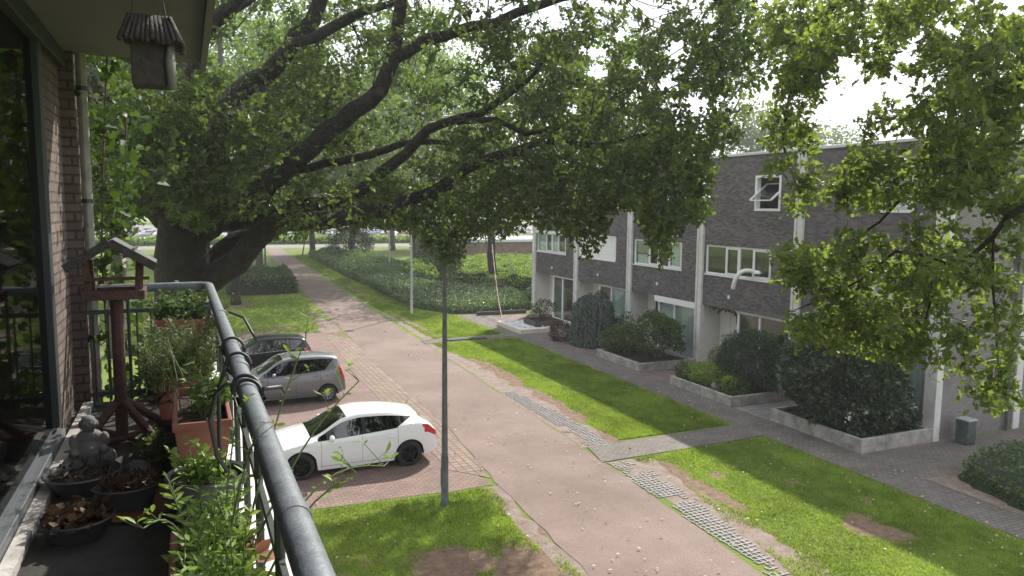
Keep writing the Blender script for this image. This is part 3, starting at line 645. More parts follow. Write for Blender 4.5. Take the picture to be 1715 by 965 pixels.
t=thing('gravel_bed','low cream walled bed filled with white gravel','gravel bed',(17.7,36,0))
part('kerb',MB().box(15.75,15.87,34.75,37.95,0,.24).box(15.872,19.3,34.75,34.87,0,.238).box(15.872,19.3,37.83,37.95,0,.236),gk,t,bevel=.01)
me,_=grid_mesh('gravel',np.linspace(15.87,19.3,60),np.linspace(34.87,37.83,60),lambda X,Y:.17+.06*fbm(X*6,Y*6,3),gv)
s=bpy.data.objects.new('gravel',me); C.objects.link(s); s.parent=t; s.matrix_parent_inverse=Matrix.Translation(t.location).inverted()
mb=MB()
for i in range(70):
    x,y=rnd(16,19.1),rnd(35,37.7); r=rnd(.04,.1); mb.ball((x,y,.23),(r,r*rnd(.7,1),r*.6),6,4)
part('stone',mb,gv,t)
M['wood2']=mat('dark_sleeper',(.085,.07,.06),.85,noise=.3,nscale=12)
planter('square dark timber planter standing on the white gravel',16.95,18.6,35.45,37.0,.5,.09,'wood2','timber_planter',None,.42)

def bush(name,label,cat,c,r,n,size,m,T=T_OVAL,group=None,lump=.28,stems=6,seed=1,inner=.45,bottom=-.9,shape=None,flat=.45,parent=None,gap=0,Dfun=None):
    """leaves spread through an uneven ellipsoid, thickest near its surface, on woody stems"""
    t=thing(name,label,cat,(c[0],c[1],0),group) if parent is None else parent
    c=np.array(c,float); r=np.array(r,float) if hasattr(r,'__len__') else np.array([r]*3,float)
    d=norm(rng.normal(size=(int(n*1.5),3))); d=d[d[:,2]>bottom][:n]
    ph=np.arctan2(d[:,1],d[:,0]); 
    nz_=fbm(ph*1.7+seed*5+10,d[:,2]*2.4+seed+20,seed,4); rad=1+lump*(nz_-.5)*2.2
    u=rng.random(len(d)); rr=rad*(inner+(1-inner)*u**.45)
    P=c+d*r*rr[:,None]
    if gap:
        kk=fbm(P[:,0]*2.3+P[:,2]*1.7,P[:,1]*2.3+P[:,2],seed+9,3)>gap; P=P[kk]; d=d[kk]
    P[:,2]=np.maximum(P[:,2],.03+.12*rng.random(len(P)))
    D=d+rng.normal(size=d.shape)*.6 if Dfun is None else Dfun(d,P)
    leaf_obj('foliage',P,D,size*(.6+.7*rng.random(len(P))),T,m,parent=t,flat=flat)
    if stems:
        mb=MB()
        for i in range(stems):
            a=rnd(0,6.28); e=rnd(.3,.75); q=c+np.array([math.cos(a)*r[0]*e,math.sin(a)*r[1]*e,rnd(-.1,.6)*r[2]])
            b=np.array([c[0]+rnd(-.1,.1),c[1]+rnd(-.1,.1),0.02]); mid=(b+q)/2+np.array([rnd(-.1,.1),rnd(-.1,.1),-.1*r[2]])
            mb.tube([b,mid,q],[.025,.018,.006],5)
        part('stem',mb,M['woody'],t)
    return t
# big dark shrub in the near planter (hazel like, drooping leaves)
bush('large_shrub','tall dark green spreading shrub in the near planter','shrub',(17.75,15.9,1.65),(1.55,1.85,1.5),9000,.15,M['darkleaf'],T_OVAL,lump=.32,stems=10,seed=3)
t=bush('flowering_bush','low dark leaved bush with white flowers in the near planter','shrub',(17.6,14.75,.62),(.75,.6,.42),1100,.13,M['darkleaf'],T_OVAL,seed=4)
P=[]
for i in range(16):
    q=(17.3+rnd(-.75,.6),14.6+rnd(-.35,.3),.98+rnd(-.15,.12)); P=np.array([np.array(q)+rng.normal(size=3)*.04 for _ in range(16)])
    leaf_obj('flower_head',P,rng.normal(size=(len(P),3)),.06,T_OVAL,M['white_petal'],parent=t)
t=bush('flowering_bush','small clump with white flowers against the gable end column','shrub',(18.95,14.7,.6),(.42,.45,.35),500,.12,M['darkleaf'],T_OVAL,seed=14)
P=[]
for i in range(7):
    q=(18.85+rnd(-.35,.35),14.6+rnd(-.3,.3),.98+rnd(-.1,.12)); P=np.array([np.array(q)+rng.normal(size=3)*.035 for _ in range(12)])
    leaf_obj('flower_head',P,rng.normal(size=(len(P),3)),.06,T_OVAL,M['white_petal'],parent=t)
# planter 3
bush('lime_mound','bright lime green mounded ground plant','plant',(17.35,21.55,.55),(.62,.95,.42),3600,.075,M['limeleaf'],T_KITE,stems=0,seed=5,flat=.65)
bush('small_leafy_plant','low dark green leafy plant at the front corner of the planter','plant',(17.2,19.95,.45),(.6,.6,.28),900,.11,M['midleaf'],T_OVAL,stems=0,seed=6)
bush('small_leafy_plant','small light green plant at the far end of the lime mound planter','plant',(16.9,22.45,.55),(.25,.25,.3),220,.12,M['midleaf'],T_OVAL,stems=0,seed=6)
bush('garden_stone_plant','small yellow green tuft beside a pale stone in the planter','plant',(16.95,19.9,.62),(.22,.25,.2),260,.1,M['limeleaf'],T_OVAL,stems=0,seed=7)
tag(MB().ball((16.85,20.4,.42),(.2,.24,.14),12,8).build('pale_stone',M['statue'],smooth=True),'pale rounded stone lying in the lime mound planter','stone')
bush('feathery_shrub','dark feathery dome shaped shrub between two planters','shrub',(18.35,20.55,1.15),(1.05,1.35,1.05),15000,.13,M['feather'],T_LONG,lump=.32,seed=8,stems=5,Dfun=lambda d,P: d+[0,0,-.5]+rng.normal(size=d.shape)*.3)
bush('yellow_green_shrub','small round yellow green shrub beside the white door','shrub',(19.3,23.2,.6),(.45,.5,.55),2200,.08,M['yelleaf'],T_LONG,seed=9,Dfun=lambda d,P: d+[0,0,.6]+rng.normal(size=d.shape)*.4)
# planter 2
bush('rounded_shrub','larger rounded shrub with open leggy stems in the double shrub planter','shrub',(18.0,26.0,1.25),(1.15,1.35,.95),5200,.13,M['midleaf'],T_OVAL,seed=10,stems=14,bottom=-.6,gap=.38)
bush('low_shrub','lower spreading shrub with yellowish tips in the double shrub planter','shrub',(17.6,27.7,.85),(.95,.85,.62),2400,.12,M['midleaf'],T_OVAL,seed=11,stems=8,gap=.4,lump=.4)
bush('thin_shrub','thin upright twiggy shrub behind the low spreading shrub','shrub',(18.5,28.9,.95),(.4,.4,.9),700,.09,M['midleaf'],T_OVAL,seed=12,stems=9,gap=.45)
# weeping conifer: strands falling from a domed top
def weeping(c,r,h):
    t=thing('weeping_cedar','grey green weeping conifer trailing to the ground beside the footpath','tree',(c[0],c[1],0))
    part('trunk',MB().tube([(c[0],c[1],0),(c[0]+.05,c[1],h*.5),(c[0],c[1],h*.93)],[.09,.07,.04],8),M['bark2'],t)
    P=[];D=[]
    mb=MB()
    for i in range(170):
        a=rnd(0,6.283); out=r*(.2+.8*rnd(0,1)**.35); top=h*(1-.13*(out/r)**2.2)*rnd(.92,1.02); wr=out*rnd(.95,1.14); end=rnd(.02,.35)
        pts=[]
        for j in range(26):
            s=j/25; z=top+(end-top)*s; rad=out*min(1,.3+4.5*s)+(wr-out)*s+.10*s; 
            pts.append((c[0]+math.cos(a+.04*math.sin(5*s+i))*rad,c[1]+math.sin(a+.04*math.sin(5*s+i))*rad,z+.12*math.sin(min(1,s*5)*3.14)))
        for p,q in zip(pts[:-1],pts[1:]):
            for m_ in range(4):
                s=rnd(0,1); P.append([p[k]*(1-s)+q[k]*s+rnd(-.012,.012) for k in range(3)]); D.append([q[k]-p[k]+rnd(-.06,.06) for k in range(3)])
    leaf_obj('foliage',np.array(P),np.array(D),.11+.05*rng.random(len(P)),T_LONG,M['greyleaf'],parent=t,flat=.1,wid=1.5)
weeping((17.75,30.75),.95,2.6)
bush('spiky_dome_bush','small purple brown spiky dome bush by the footpath','shrub',(16.95,32.4,.4),(.55,.75,.5),2200,.13,M['brownleaf'],T_LONG,seed=15,stems=0,Dfun=lambda d,P: d+rng.normal(size=d.shape)*.25)
bush('clipped_column_shrub','clipped narrow evergreen column against the far windows','shrub',(18.9,31.9,1.6),(.42,.42,.95),2400,.075,M['darkleaf'],T_KITE,lump=.12,seed=16,stems=2)
bush('dark_round_shrub','dark low rounded shrub behind the weeping conifer','shrub',(18.6,30.2,.75),(.75,.8,.65),2600,.09,M['darkleaf'],T_KITE,lump=.2,seed=17,stems=3)
bush('dark_low_shrub','dark low shrub next to the entrance column','shrub',(19.0,29.1,.5),(.4,.45,.5),900,.08,M['darkleaf'],T_KITE,seed=18,stems=3)
bush('planter_shrub','sparse small shrub with reddish leaves in the timber planter','shrub',(17.8,36.2,1.15),(.7,.65,.4),520,.11,M['midleaf'],T_OVAL,seed=19,stems=12,gap=.35)
bush('reddish_plant','reddish low plant in the timber planter','plant',(17.2,36.5,.66),(.25,.25,.2),160,.12,M['brownleaf'],T_LONG,seed=20,stems=0)
# hedge at the lower right
def mass(name,label,cat,poly,h,n,size,m,T=T_OVAL,kind=None,group=None,seed=1,core=None,amp=.18,jit=.5,hf=None,parent=None):
    x0,x1=min(p[0] for p in poly),max(p[0] for p in poly); y0,y1=min(p[1] for p in poly),max(p[1] for p in poly)
    gx=np.linspace(x0,x1,int((x1-x0)/max(.25,(x1-x0)/140))+2); gy=np.linspace(y0,y1,int((y1-y0)/max(.25,(y1-y0)/200))+2)
    cx=np.array([p[0] for p in poly]+[poly[0][0]]); cy=np.array([p[1] for p in poly]+[poly[0][1]])
    def edge(x,y):
        d=np.full(x.shape,1e9)
        for i in range(len(poly)):
            ax,ay,bx,by=cx[i],cy[i],cx[i+1],cy[i+1]; L2=(bx-ax)**2+(by-ay)**2; t=np.clip(((x-ax)*(bx-ax)+(y-ay)*(by-ay))/L2,0,1)
            d=np.minimum(d,np.hypot(x-ax-t*(bx-ax),y-ay-t*(by-ay)))
        return d
    def height(x,y):
        e=edge(x,y); hh=(hf(x,y) if hf else h)*(1+amp*2.4*(fbm(x*.9,y*.9,seed,4)-.5))
        return hh*np.clip(e/.25+.25,0,1)**.5
    N_=int(n*2.2); x=rng.uniform(x0,x1,N_); y=y0+(y1-y0)*rng.random(N_)**1.25; k=inpoly(x,y,poly); x=x[k][:n]; y=y[k][:n]
    z=height(x,y); side=rng.random(len(x))<.3
    # some leaves slide to the nearest side wall of the mass
    e=edge(x,y); zz=np.where(side|(e<.35),z*rng.random(len(x)),z-rng.random(len(x))*.14)
    P=np.stack([x,y,zz],1); 
    # push side leaves to the polygon edge
    o=thing(name,label,cat,((x0+x1)/2,(y0+y1)/2,0),group) if parent is None else parent
    if kind: o['kind']=kind
    D=rng.normal(size=P.shape)*[1,1,.6]+[0,0,.5]
    leaf_obj('foliage',P,D,size*(.6+.8*rng.random(len(P)))*(1+np.maximum(P[:,1]-45,0)*.006),T,m,parent=o,flat=.45)
    # side leaves
    Q=[]; per=sum(math.hypot(cx[i+1]-cx[i],cy[i+1]-cy[i]) for i in range(len(poly)))
    for i in range(len(poly)):
        L=math.hypot(cx[i+1]-cx[i],cy[i+1]-cy[i]); q=int(n*.35*L/per); t_=rng.random(q); X_=cx[i]+(cx[i+1]-cx[i])*t_; Y_=cy[i]+(cy[i+1]-cy[i])*t_
        jx=(fbm(X_*1.3,Y_*1.3,seed+3,3)-.5)*.35; Q.append(np.stack([X_+jx,Y_+jx,(hf(X_,Y_) if hf else h)*.85*rng.random(q)],1))
    Q=np.concatenate(Q); D=rng.normal(size=Q.shape); leaf_obj('side_foliage',Q,D,size*(.6+.8*rng.random(len(Q))),T,m,parent=o,flat=.3)
    # dark twiggy heart under the leaves
    X,Y=np.meshgrid(gx,gy); ins=inpoly(X.ravel(),Y.ravel(),poly).reshape(X.shape)
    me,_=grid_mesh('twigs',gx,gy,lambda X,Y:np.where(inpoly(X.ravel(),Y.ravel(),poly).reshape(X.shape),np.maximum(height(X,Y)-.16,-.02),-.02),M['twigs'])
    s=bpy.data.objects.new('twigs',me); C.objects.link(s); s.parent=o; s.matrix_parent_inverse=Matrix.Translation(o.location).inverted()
    return o
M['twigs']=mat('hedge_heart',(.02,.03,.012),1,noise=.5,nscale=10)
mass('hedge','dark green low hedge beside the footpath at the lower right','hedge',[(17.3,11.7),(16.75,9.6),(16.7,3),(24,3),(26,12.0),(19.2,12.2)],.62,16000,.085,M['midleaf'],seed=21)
sheet('hedge_soil',[(16.5,12.1),(16.4,3),(16.9,3),(17.1,9.7),(17.6,11.9)],.02,M['verge'])
# big ground cover bed beyond the near cross path
bed=[(15.0,43.0),(17,42.6),(20.6,43.2),(21.2,45),(24.5,60),(27,73),(21,80),(17.6,98),(14.3,98),(13.7,80),(13.5,60),(13.2,47)]
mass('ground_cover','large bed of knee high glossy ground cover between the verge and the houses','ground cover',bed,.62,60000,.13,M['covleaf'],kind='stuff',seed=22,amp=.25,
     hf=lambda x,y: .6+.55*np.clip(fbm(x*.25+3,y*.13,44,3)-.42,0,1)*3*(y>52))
mass('clipped_hedge','clipped green hedge along the side of the far end house garden','hedge',[(20.6,43.6),(28,46),(27.4,48),(20.9,45.6)],1.25,9000,.11,M['covleaf'],seed=23,amp=.08)
mass('bright_shrub_bed','patch of taller lime green shrubs in front of the brown garden wall','shrubs',[(18.5,57),(24,50),(33,56),(40,74),(22,74),(18,67)],1.4,30000,.17,M['limeleaf'],kind='stuff',seed=24,amp=.3)
mass('rose_bushes','grey green bushes with white flowers beside the shaded lawn','shrubs',[(2.6,57.2),(7.4,56.9),(7.6,60),(8.2,68),(3,69)],1.15,9000,.14,M['midleaf'],kind='stuff',seed=25,amp=.35)
n=260; x=rng.uniform(3,7.4,n); y=rng.uniform(57,60,n); tag(leaf_obj('rose_blossoms',np.stack([x,y,rng.uniform(.5,1.35,n)],1),rng.normal(size=(n,3)),.1,T_OVAL,M['white_petal']),'white blossoms dotted over the grey green bushes','blossoms',None,'stuff')
n=700; x=rng.uniform(14,20,n); y=rng.uniform(44,62,n); tag(leaf_obj('bed_blossoms',np.stack([x,y,rng.uniform(.55,.8,n)],1),rng.normal(size=(n,3)),.09,T_OVAL,M['white_petal']),'pale seed heads dotted over the ground cover bed','blossoms',None,'stuff')
mass('verge_hedge','low hedge between the far road and the car park','hedge',[(-60,130),(120,130),(120,133),(-60,133)],.9,16000,.4,M['limeleaf'],seed=26,amp=.25)
# bed edging and flowers in front of it
tag(MB().box(16.0,19.3,41.7,41.85,0,.22).build('timber_edging',M['wood2']),'low dark timber edging in front of the ground cover bed','edging')
# drain slab lying across the path
tag(MB().box(11.55,13.6,34.12,34.5,.0,.08).build('kerb_slab',M['door'],bevel=.02),'dark slab lying across the start of the far cross path','slab')
# litter bin
t=thing('litter_bin','square grey bin standing against the gable wall','bin',(20.15,13.62,0))
part('bin_body',MB().box(19.95,20.33,13.42,13.80,.03,.70),M['post'],t,bevel=.03); part('lid',MB().box(19.93,20.35,13.40,13.82,.703,.75),M['postlight'],t,bevel=.025)
part('base',MB().box(19.97,20.31,13.44,13.78,0,.028),M['rail'],t)
# turquoise watering can
M['turq']=mat('turquoise_plastic',(.05,.42,.5),.5)
t=thing('watering_can','turquoise watering can behind the shrubs by the entrance','watering can',(19.15,29.0,0))
part('stool',MB().lathe([(.16,0),(.15,.02),(.13,.75),(.17,.78)],(19.15,29.0,0),12),M['weather'],t)
part('can',MB().lathe([(.12,0),(.13,.02),(.12,.22),(.08,.24)],(19.15,29.0,.8),14).tube([(19.03,29.0,.86),(18.85,29.0,1.0),(18.78,29.0,1.08)],[.025,.02,.03],8).tube([(19.25,29,.85),(19.38,29,.95),(19.33,29,1.08),(19.15,29,1.12)],.012,6),M['turq'],t,smooth=35)
# wind spinner on a white rod, strings of orange pennants
t=thing('wind_spinner','twisted hanging spinner on a white rod fixed to the far end column','ornament',(19.3,41.1,4.6))
part('rod',MB().tube([(19.4,41.0,4.85),(18.3,38.7,4.1)],.02,6),M['white'],t)
mb=MB(); pts=[(18.3,38.7,4.1),(18.28,38.7,2.0)]
mb.tube(pts,.01,5)
for i in range(26):
    a=i*.8; mb.box(18.29-.02,18.29+.02,38.7+.05*math.cos(a)-.02,38.7+.05*math.cos(a)+.02,4.0-i*.075,4.05-i*.075)
part('spinner',mb,M['coping'],t)
t=thing('pennant_string','string of small orange pennants falling from the tree to the gravel bed','pennants',(17,40,0))
A_=np.array([18.9,46.5,4.1]); B_=np.array([16.2,38.3,.35]); pts=[A_+(B_-A_)*s+np.array([0,0,-.5*math.sin(math.pi*s)]) for s in np.linspace(0,1,15)]
part('string',MB().tube(pts,.012,4),M['white'],t)
for i in range(1,14,2):
    p=pts[i]; part('pennant',MB().add([p+[-.11,-.05,0],p+[.11,.05,0],p+[.0,0,-.24],p+[-.11,-.04,.0],p+[.11,.06,.0],p+[.0,.01,-.24]],[(0,1,2),(5,4,3),(0,2,5,3),(1,4,5,2)]),M['orange'],t)
# low brown garage beyond the bed
t=thing('garage','low brown brick garage with a pale flat roof edge behind the bed','garage',(33,79,0))
part('wall',MB().box(24.5,44,75.5,84,0,2.75),M['garage'],t); part('roof_edge',MB().box(24.3,44.2,75.3,84.2,2.753,3.05),M['coping'],t); part('door',MB().box(24.44,24.497,77,79.4,.02,2.2),M['door'],t)
for yy_ in (76.1,): part('post',MB().box(24.2,24.42,75.2,75.42,0,2.75),M['white'],t)

# ------------------------------------------------------------------ street lamps
def lamp(label,x,y,h,r0,m,group='street lamps',head=True):
    t=thing('street_lamp',label,'street lamp',(x,y,0),group)
    part('pole',MB().lathe([(r0*1.25,0),(r0*1.2,.03),(r0,.05),(r0*.95,1.1),(r0*.82,1.15),(r0*.45,h)],(x,y,0),14),m,t,smooth=40)
    part('access_door',MB().box(x-r0*1.02,x-r0*.7,y-.035,y+.035,.45,.85),m,t,bevel=.004)
    if head:
        part('lantern',MB().lathe([(.05,h-.05),(.2,h+.02),(.26,h+.12),(.24,h+.2),(.06,h+.27),(.0,h+.28)],(x,y,0),18),m,t,smooth=40)
        part('lens',MB().lathe([(.0,h-.12),(.12,h-.1),(.19,h+.012)],(x,y,0),18),M['white'],t,smooth=40)
    return t
lamp('tall grey green tapered lamp post on the worn grass in the foreground',5.04,15.1,5.7,.085,M['post'])
lamp('pale galvanised lamp post on the verge beside the ground cover bed',12.44,43.6,6.0,.085,M['postlight'])
lamp('dark lamp post on the left grass where the road ends',7.7,84.6,5.2,.11,M['post'])
lamp('thin pale lamp post standing inside the ground cover bed',19.3,76,6.5,.1,M['postlight'])

# ------------------------------------------------------------------ cars
def pch(xs,ys,x):
    """smooth monotone-ish interpolation"""
    xs=np.array(xs,float); ys=np.array(ys,float); i=np.clip(np.searchsorted(xs,x)-1,0,len(xs)-2); d=np.diff(ys)/np.diff(xs)
    m=np.zeros(len(xs)); m[1:-1]=np.where(d[:-1]*d[1:]>0,2*d[:-1]*d[1:]/(d[:-1]+d[1:]+1e-12),0); m[0]=d[0]; m[-1]=d[-1]
    h=xs[i+1]-xs[i]; t=(x-xs[i])/h
    return (2*t**3-3*t**2+1)*ys[i]+(t**3-2*t**2+t)*h*m[i]+(-2*t**3+3*t**2)*ys[i+1]+(t**3-t**2)*h*m[i+1]
def paint(name,col,metal=0,rough=.3): return mat(name,col,rough,metal,spec=.5,coat=.8)
M['tyre']=mat('tyre_rubber',(.02,.02,.02),.85); M['blackrim']=mat('black_alloy',(.012,.012,.013),.35,.5); M['rim']=mat('silver_wheel_cover',(.5,.51,.52),.35,.6)
M['under']=mat('car_underside',(.01,.01,.01),.95); M['redlamp']=mat('red_tail_lens',(.55,.012,.02),.15,coat=1); M['headlamp']=mat('clear_head_lens',(.5,.52,.55),.1,coat=1)
M['seam']=mat('door_seam',(.015,.015,.015),.8); M['seat']=mat('car_interior',(.03,.03,.032),.9); M['chrome']=mat('chrome_trim',(.6,.6,.6),.2,1); M['plate']=mat('yellow_number_plate',(.65,.42,.03),.5)
def car(name,label,x0,yc,L,Wd,Hh,fo,wb,R,prof,pcol,rim,glassx,winx,pill,group='parked cars',spokes=5,roofc=None):
    """x0: nose position, the nose points to -X. prof: tables of (x, ztop), (x, zbelt), (x, half width at belt), (x, half width of the roof edge), (x, z of the roof edge)"""
    t=thing(name,label,'car',(x0+L/2,yc,0),group)
    xs_=np.unique(np.concatenate([np.linspace(0,.3,10),np.linspace(.3,L-.4,76),np.linspace(L-.4,L,18)]))
    zt=pch(*zip(*prof['top']),xs_); zb=pch(*zip(*prof['belt']),xs_); wb_=pch(*zip(*prof['w']),xs_)*Wd/2; we=pch(*zip(*prof['we']),xs_)*Wd/2; ze=pch(*zip(*prof['edge']),xs_)
    sill=pch(*zip(*prof['sill']),xs_)
    fx,rx=fo,fo+wb; arch=R+.055
    rings=[]
    for i,x in enumerate(xs_):
        lo=sill[i]
        for wx in (fx,rx):
            if abs(x-wx)<arch: lo=max(lo,R+math.sqrt(max(0,arch**2-(x-wx)**2))*1.0)
        b=zb[i]; pts=[]
        lo=min(lo,b-.04)
        for q in (0,.1,.22,.4,.58,.74,.88,1):
            z=lo+(b-lo)*q; g=1-.075*max(0,(.62-z)/.42)**2-.035*max(0,(z-.72)/.35)**2
            crease=.012*math.exp(-((z-.72)/.05)**2)
            pts.append((wb_[i]*g+crease*(0<q<1),z))
        w1=pts[-1][0]
        cab=max(0,ze[i]-b-.03)
        wbot=(w1-.018,b+.018)
        if cab>.06:
            weff=we[i]; wtop=(weff+(w1-.018-weff)*.12,b+.018+(ze[i]-b-.018)*.88)
        else: weff=min(we[i],w1-.02); wtop=(w1-.018+(weff-w1+.018)*.5,b+.018+(max(ze[i],b+.019)-b-.018)*.5)
        e=(weff,max(ze[i],b+.02))
        tt=max(zt[i],e[1]+.002)
        inner=(weff*.93,e[1]+(tt-e[1])*.5); i2=(weff*.62,e[1]+(tt-e[1])*.88); c=(0,tt)
        rings.append(pts+[wbot,wtop,e,inner,i2,c])
    nr=len(rings[0]); V=[]; full=2*nr-1
    for x,r in zip(xs_,rings):
        V+=[(x0+x,yc-w,z) for w,z in r]+[(x0+x,yc+w,z) for w,z in r[-2::-1]]
    cls={}
    for i in range(len(xs_)-1):
        xm=(xs_[i]+xs_[i+1])/2
        for k in range(full-1):
            kk=k if k<nr-1 else full-2-k        # ring interval from the side up
            c='body'
            if kk==8:                            # side glass between wbot and wtop
                if winx[0]<xm<winx[-1] and (min(rings[i][10][1],rings[i+1][10][1])-zb[i])>.07:
                    c='side_window'
                    for a,b in pill:
                        if a<xm<b: c='pillar'
            elif kk>=11:
                if glassx[0]<xm<glassx[1]: c='windscreen'
                elif glassx[2]<xm<glassx[3]: c='rear_window'
            elif kk in prof['tlk'] and L-prof['tl'][0]-.05*(kk-5)<xm<L-prof['tl'][1]: c='tail_light'
            elif kk in (4,5,6) and .08<xm<.52 and .55<(rings[i][kk][1]+rings[i][kk+1][1])/2: c='headlight'
            side='L' if k<nr-1 else 'R'
            key=(c,side if c in('tail_light','headlight') else '')
            if c=='side_window': key=(c,side+str(sum(xm>b for a,b in pill)))
            f=(i*full+k,(i+1)*full+k,(i+1)*full+k+1,i*full+k+1)
            cls.setdefault(key,[]).append(f)
    cls[('body','')].append(tuple(range(full))); cls[('body','')].append(tuple((len(xs_)-1)*full+k for k in range(full))[::-1])
    mats={'body':pcol,'side_window':M['carglass'],'pillar':M['seam'],'windscreen':M['carglass'],'rear_window':M['carglass'],'tail_light':M['redlamp'],'headlight':M['headlamp']}
    body=None
    for key in sorted(cls,key=lambda q:q[0]!='body'):
        fs=cls[key]; used=sorted(set(a for f in fs for a in f)); mp={a:j for j,a in enumerate(used)}
        mb=MB(); mb.v=[V[a] for a in used]; mb.f=[tuple(mp[a] for a in f) for f in fs]
        part(key[0],mb,mats[key[0]],t,smooth=42)
    # dark body frame inside: floor, wheel housings, seats, dashboard
    hw=Wd/2
    part('underbody',MB().box(x0+.15,x0+fx-arch-.02,yc-hw*.86,yc+hw*.86,.2,.5).box(x0+fx+arch+.02,x0+rx-arch-.02,yc-hw*.88,yc+hw*.88,.19,.42).box(x0+rx+arch+.02,x0+L-.3,yc-hw*.8,yc+hw*.8,.24,.5)
        .box(x0+.2,x0+L-.2,yc-hw*.55,yc+hw*.55,.2,.62),M['under'],t)
    for wx in (fx,rx):
        for s in (-1,1):
            pr_=[(arch-.005,-.001),(arch-.005,.26),(.0,.262)]
            mb=MB(); n=20; vs=[];fs=[]
            for r_,d_ in [(arch-.004,.015),(arch-.004,.27)]:
                for k in range(n): a=math.pi*k/(n-1); vs.append((x0+wx+math.cos(a)*r_,yc+s*(hw*.955-d_),R+math.sin(a)*r_))
            for k in range(n-1): fs.append((k,k+1,n+k+1,n+k))
            fs.append(tuple(n+k for k in range(n)))
            mb.add(vs,fs); part('wheel_housing',mb,M['under'],t)
            # wheel: tyre with rim and spokes as sub-parts
            cy=yc+s*(hw*.955-.105); cz=R
            T_=MB(); n=32; sgn=s
            prof_t=[(R*.66,-.1),(R*.9,-.105),(R*.985,-.08),(R,-.04),(R,.04),(R*.985,.08),(R*.9,.105),(R*.66,.1)]
            vs=[];fs=[]
            for r_,d_ in prof_t:
                for k in range(n): a=2*math.pi*k/n; vs.append((x0+wx+math.cos(a)*r_,cy+d_,cz+math.sin(a)*r_))
            for i in range(len(prof_t)-1):
                for k in range(n): fs.append((i*n+k,i*n+(k+1)%n,(i+1)*n+(k+1)%n,(i+1)*n+k))
            T_.add(vs,fs); wh=part('wheel',T_,M['tyre'],t,smooth=50)
            rm=MB(); vs=[];fs=[]
            pr2=[(R*.69,.098),(R*.66,.1),(R*.62,.06),(R*.58,.0)]
            for r_,d_ in pr2:
                for k in range(n): a=2*math.pi*k/n; vs.append((x0+wx+math.cos(a)*r_,cy+s*d_,cz+math.sin(a)*r_))
            for i in range(3):
                for k in range(n): fs.append((i*n+k,i*n+(k+1)%n,(i+1)*n+(k+1)%n,(i+1)*n+k))
            rm.add(vs,fs)
            for q in range(spokes):
                a=2*math.pi*q/spokes+.3; u=Vector((math.cos(a),0,math.sin(a))); w_=R*(.17 if spokes<7 else .075)
                rm.bar(Vector((x0+wx,cy+s*.075,cz))+u*R*.08,Vector((x0+wx,cy+s*.085,cz))+u*R*.64,w_,.03,up=(0,1,0))
            rm.tube([(x0+wx,cy+s*.05,cz),(x0+wx,cy+s*.1,cz)],R*.17,16)
            part('rim',rm,rim,wh,smooth=40)
            part('brake_disc',MB().tube([(x0+wx,cy+s*.0,cz),(x0+wx,cy+s*.02,cz)],R*.6,24),M['under'],wh)
    cabx=winx
    part('seat',MB().box(x0+cabx[0]+.75,x0+cabx[0]+1.2,yc-hw*.75,yc-.05,.45,.72).box(x0+cabx[0]+1.2,x0+cabx[0]+1.33,yc-hw*.7,yc-.12,.5,1.12).box(x0+cabx[0]+1.23,x0+cabx[0]+1.31,yc-hw*.5,yc-.28,1.14,1.3)
        .box(x0+cabx[0]+.75,x0+cabx[0]+1.2,yc+.05,yc+hw*.75,.45,.72).box(x0+cabx[0]+1.2,x0+cabx[0]+1.33,yc+.12,yc+hw*.7,.5,1.12).box(x0+cabx[0]+1.23,x0+cabx[0]+1.31,yc+.28,yc+hw*.5,1.14,1.3)
        .box(x0+L-1.15,x0+L-1.0,yc-hw*.7,yc+hw*.7,.45,1.08).box(x0+cabx[0]+1.3,x0+L-.3,yc-hw*.8,yc+hw*.8,.43,.5),M['seat'],t,bevel=.03)
    part('dashboard',MB().box(x0+cabx[0]+.1,x0+cabx[0]+.45,yc-hw*.78,yc+hw*.78,.5,.9),M['seat'],t,bevel=.05)
    # seams, handles, mirrors, plate
    def sp(x,z,out=.002,s=-1):
        i=int(np.argmin(abs(xs_-x))); r=rings[i]; zz=[p[1] for p in r[:8]]; ww=[p[0] for p in r[:8]]
        return (x0+x,yc+s*(float(np.interp(z,zz,ww))+out),z)
    for s in (-1,1):
        mb=MB()
        for sx in prof['seams']:
            zbx=float(np.interp(sx,xs_,zb)); zlo=max(float(np.interp(sx,xs_,sill))+.06,.24); 
            lo_ok=[rings[int(np.argmin(abs(xs_-sx)))][0][1]][0]; zlo=max(zlo,lo_ok+.01)
            mb.tube([sp(sx,z,-.001,s) for z in np.linspace(zlo,zbx,9)],.0045,5)
        x1_,x2_=prof['seams'][0],prof['seams'][-1]
        mb.tube([sp(x,.30,-.001,s) for x in np.linspace(x1_,min(x2_,rx-arch-.03),12)],.0045,5)
        part('door_seam',mb,M['seam'],t)
        for hx in prof['handles']:
            a=sp(hx-.09,prof['hz'],.012,s); b=sp(hx+.09,prof['hz']+.012,.012,s); part('door_handle',MB().bar(a,b,.022,.03),pcol,t,bevel=.008)
        mxx=prof['mirror']; zz=prof['mz']; i=int(np.argmin(abs(xs_-mxx))); w=wb_[i]
        mr=part('mirror',MB().ball((x0+mxx,yc+s*(w+.11),zz+.03),(.065,.12,.075),14,10),roofc or pcol,t,smooth=True)
        part('mirror_arm',MB().bar((x0+mxx,yc+s*(w-.05),zz-.02),(x0+mxx,yc+s*(w+.06),zz-.01),.06,.035),M['seam'],mr)
    part('number_plate',MB().box(x0+L-.012,x0+L+.012,yc-.26,yc+.26,prof['plz'],prof['plz']+.11),M['plate'],t)
    part('bumper_strip',MB().box(x0+L-.05,x0+L+.004,yc-hw*.6,yc+hw*.6,.3,.36),M['seam'],t)
